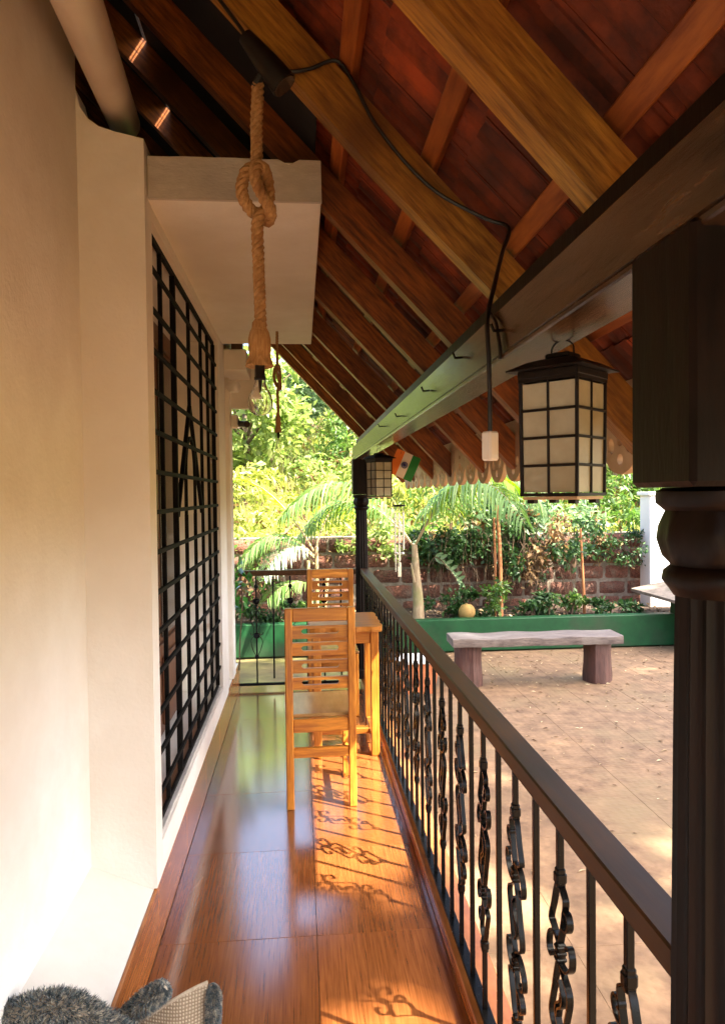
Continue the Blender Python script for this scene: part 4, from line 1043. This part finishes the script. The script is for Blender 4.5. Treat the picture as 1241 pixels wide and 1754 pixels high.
for (x, y, rx, ry_, rz_, n_, sz, mt, dry, lb) in SH:
    base = ZG+.62 if y < 9.25 else ZG+.95
    if x < 2.6 and x > 1.5 and y < 9.2: base = ZG+.85
    if x > 3.3: base = ZG+.85
    if x < 0: base = ZP
    bush(lb, 'shrub', (x, y, base), (rx, ry_, rz_), n_, sz, M[mt], 'shrubs on the garden wall', 'wall_shrub', 4, dry, droop=.25, up=.35)
V = MB()
for k in range(130):
    x = random.uniform(1.7, 3.4); z0 = random.uniform(.55, 1.25); a = random.uniform(-.7, .7); L = random.uniform(.3, .9)
    P = crom([(x, 9.0+random.uniform(-.25, .15), z0), (x+a*L*.4, 8.95+random.uniform(-.3, .1), z0-L*.35+random.uniform(0, .12)), (x+a*L*.6, 8.95+random.uniform(-.25, .1), max(z0-L, .08))], 3)
    V.tube(P, random.uniform(.0015, .0035), 4)
tv_ = V.build('dry_vine_tangle', M['twig']); tag(tv_, 'tangle of dry brown vines and twigs hanging over the wall', 'vines', kind='stuff')
# leaf litter
C = np.stack([rng.uniform(.7, 5.5, 3200), rng.uniform(1.0, 8.0, 3200), np.full(3200, ZG+.004)], 1)
keep = rng.uniform(size=3200) < np.clip((C[:, 1]-2.2)/5, .06, 1)**1.5; C = C[keep]
dd = rng.normal(size=(len(C), 3)); dd[:, 2] *= .06
Vv, Ff = leaves(C, .042, 3.0, .5, 3.5, 0, dd, 0); Vv[:, 2] = np.maximum(Vv[:, 2], ZG+.003)
l_ = link('fallen_leaves', npmesh('fallen_leaves', Vv, Ff, M['litter'])); tag(l_, 'dry fallen leaves scattered over the courtyard', 'leaves', kind='stuff')
C = np.stack([rng.uniform(-1.5, 5, 700), rng.uniform(8.2, 9.1, 700), np.full(700, ZP+.01)], 1)
dd = rng.normal(size=(700, 3)); dd[:, 2] = np.abs(dd[:, 2])*.3
Vv, Ff = leaves(C, .06, 2.2, .4, 2, 0, dd, 0)
l_ = link('planter_litter', npmesh('planter_litter', Vv, Ff, M['litter'])); tag(l_, 'dead leaves lying on the planter soil', 'leaves', kind='stuff')
# house plant by the far wall end
hp = empty('house_plant', (XW+.03, 5.36, .70)); tag(hp, 'glossy green creeper hanging at the end of the house wall', 'plant')
MB().tube(crom([(-.03, 0, .30), (.01, 0, .18), (.02, -.01, .0), (0, 0, -.25), (-.01, 0, -.49)], 4), .005, 5).build('stem', M['twig'], hp)
foliage('leaves', np.stack([rng.normal(.01, .03, 26), rng.normal(0, .04, 26), rng.uniform(-.05, .30, 26)], 1), .085, M['lf_gloss'], hp, elong=1.3, up=.2, droop=.6)

# ------------------------------------------------------------------ hillside
def gz(x, y): return float(hillz(np.array(x), np.array(y)))
HB = []
kinds = [('lf_yel', 'yellow-green'), ('lf_lime', 'lime green'), ('lf_mid', 'mid green'), ('lf_blue', 'grey-green')]
adj = ['rounded', 'spreading', 'ragged', 'dense', 'loose', 'tall', 'low', 'broad']
spots = []
for y in (10.5, 12.3, 14.5, 17, 20, 23.5):
    nx = 9
    for i in range(nx):
        x = -.115*y-1.6+(i+random.uniform(.1, .9))*((.115+.55)*y+2.6)/nx; spots.append((x, y+random.uniform(-.7, .7)))
for k, (x, y) in enumerate(spots):
    left = x < .09*y+.3
    mt = random.choice(['lf_yel', 'lf_yel', 'lf_lime', 'lf_lime', 'lf_mid'] if left else ['lf_mid', 'lf_mid', 'lf_mid', 'lf_blue', 'lf_lime'])
    if y > 18: mt = random.choice(['lf_lime', 'lf_mid', 'lf_yel'])
    s_ = random.uniform(.8, 1.25)*(.55+.035*y)
    nm = {'lf_yel': 'yellow-green', 'lf_lime': 'lime green', 'lf_mid': 'mid green', 'lf_blue': 'grey-green'}[mt]
    bush('%s sunlit bush %s' % (nm, 'just behind the garden wall' if y < 11.4 else 'at the foot of the hillside' if y < 13.4 else 'part way up the hillside' if y < 18.5 else 'high on the hillside'), 'bush', (x, y, gz(x, y)-.1), (.85*s_, .7*s_, .62*s_), 1000, .10+.0045*y, M[mt], '%s bushes %s' % (nm, 'behind the wall' if y < 11.4 else 'at the hill foot' if y < 13.4 else 'mid slope' if y < 18.5 else 'high on the slope'), 'hillside_bush', 3, 90, droop=.3, elong=3.2)
for (x, y, h, rx, mt, lb, n_) in [(-1.2, 16, 3.3, 1.5, 'lf_lime', 'light leafy tree above the hillside behind the rope lamps', 4200), (1.0, 17.5, 3.3, 1.4, 'lf_blue', 'grey-green tree on the hillside just left of the far column', 3400), (-3.4, 21, 4.0, 2.0, 'lf_lime', 'tall green tree far up the hillside beside the house', 3600),
                                  (4.6, 16, 4.4, 1.7, 'lf_mid', 'green tree behind the garden wall and the bench', 3600), (7.6, 17, 4.6, 1.9, 'lf_blue', 'pale grey-green tree behind the yellow bush', 3600), (10.5, 18, 5.0, 2.0, 'lf_mid', 'green tree behind the white pillar', 3000), (3.0, 22, 4.0, 2.0, 'lf_mid', 'mid green tree far up the hillside', 3000)]:
    tree(lb, (x, y, gz(x, y)), h, (rx, rx, rx*.9), n_, .22, M[mt], 'trees on the hillside', .11, 'hillside_tree')
C = []
for _ in range(16000):
    y = random.uniform(9.7, 26); x = random.uniform(-.14*y-1.5, .6*y+1.0); C.append((x, y, 0))
C = np.array(C); C[:, 2] = hillz(C[:, 0], C[:, 1])
dd = rng.normal(size=(len(C), 3))*.35; dd[:, 2] = 1
Vv, Ff = leaves(C, .42, 11, .3, 0, 0, dd, .15)
l_ = link('hillside_grass', npmesh('hillside_grass', Vv, Ff, M['lf_yel'])); tag(l_, 'long yellow-green grass covering the hillside', 'grass', kind='stuff')

# ------------------------------------------------------------------ shade tree over the courtyard (outside the picture, its shade falls into it)
tree('tall tree whose shade dapples the veranda floor', (10.1, -3.0, ZG), 12.6, (2.5, 1.12, 1.3), 1850, .34, M['lf_mid'], None, .22, 'shade_tree', lean=-1.7)
tree('dense spreading tree shading the courtyard bench', (11.8, 1.75, ZG), 12.5, (3.9, 2.2, 1.7), 11500, .32, M['lf_mid'], None, .24, 'shade_tree', lean=-1.2)
tree('young tree casting broken shade on the paving', (11.3, -1.0, ZG), 12.4, (1.7, .95, 1.0), 1500, .32, M['lf_mid'], None, .15, 'shade_tree', lean=-1.4)
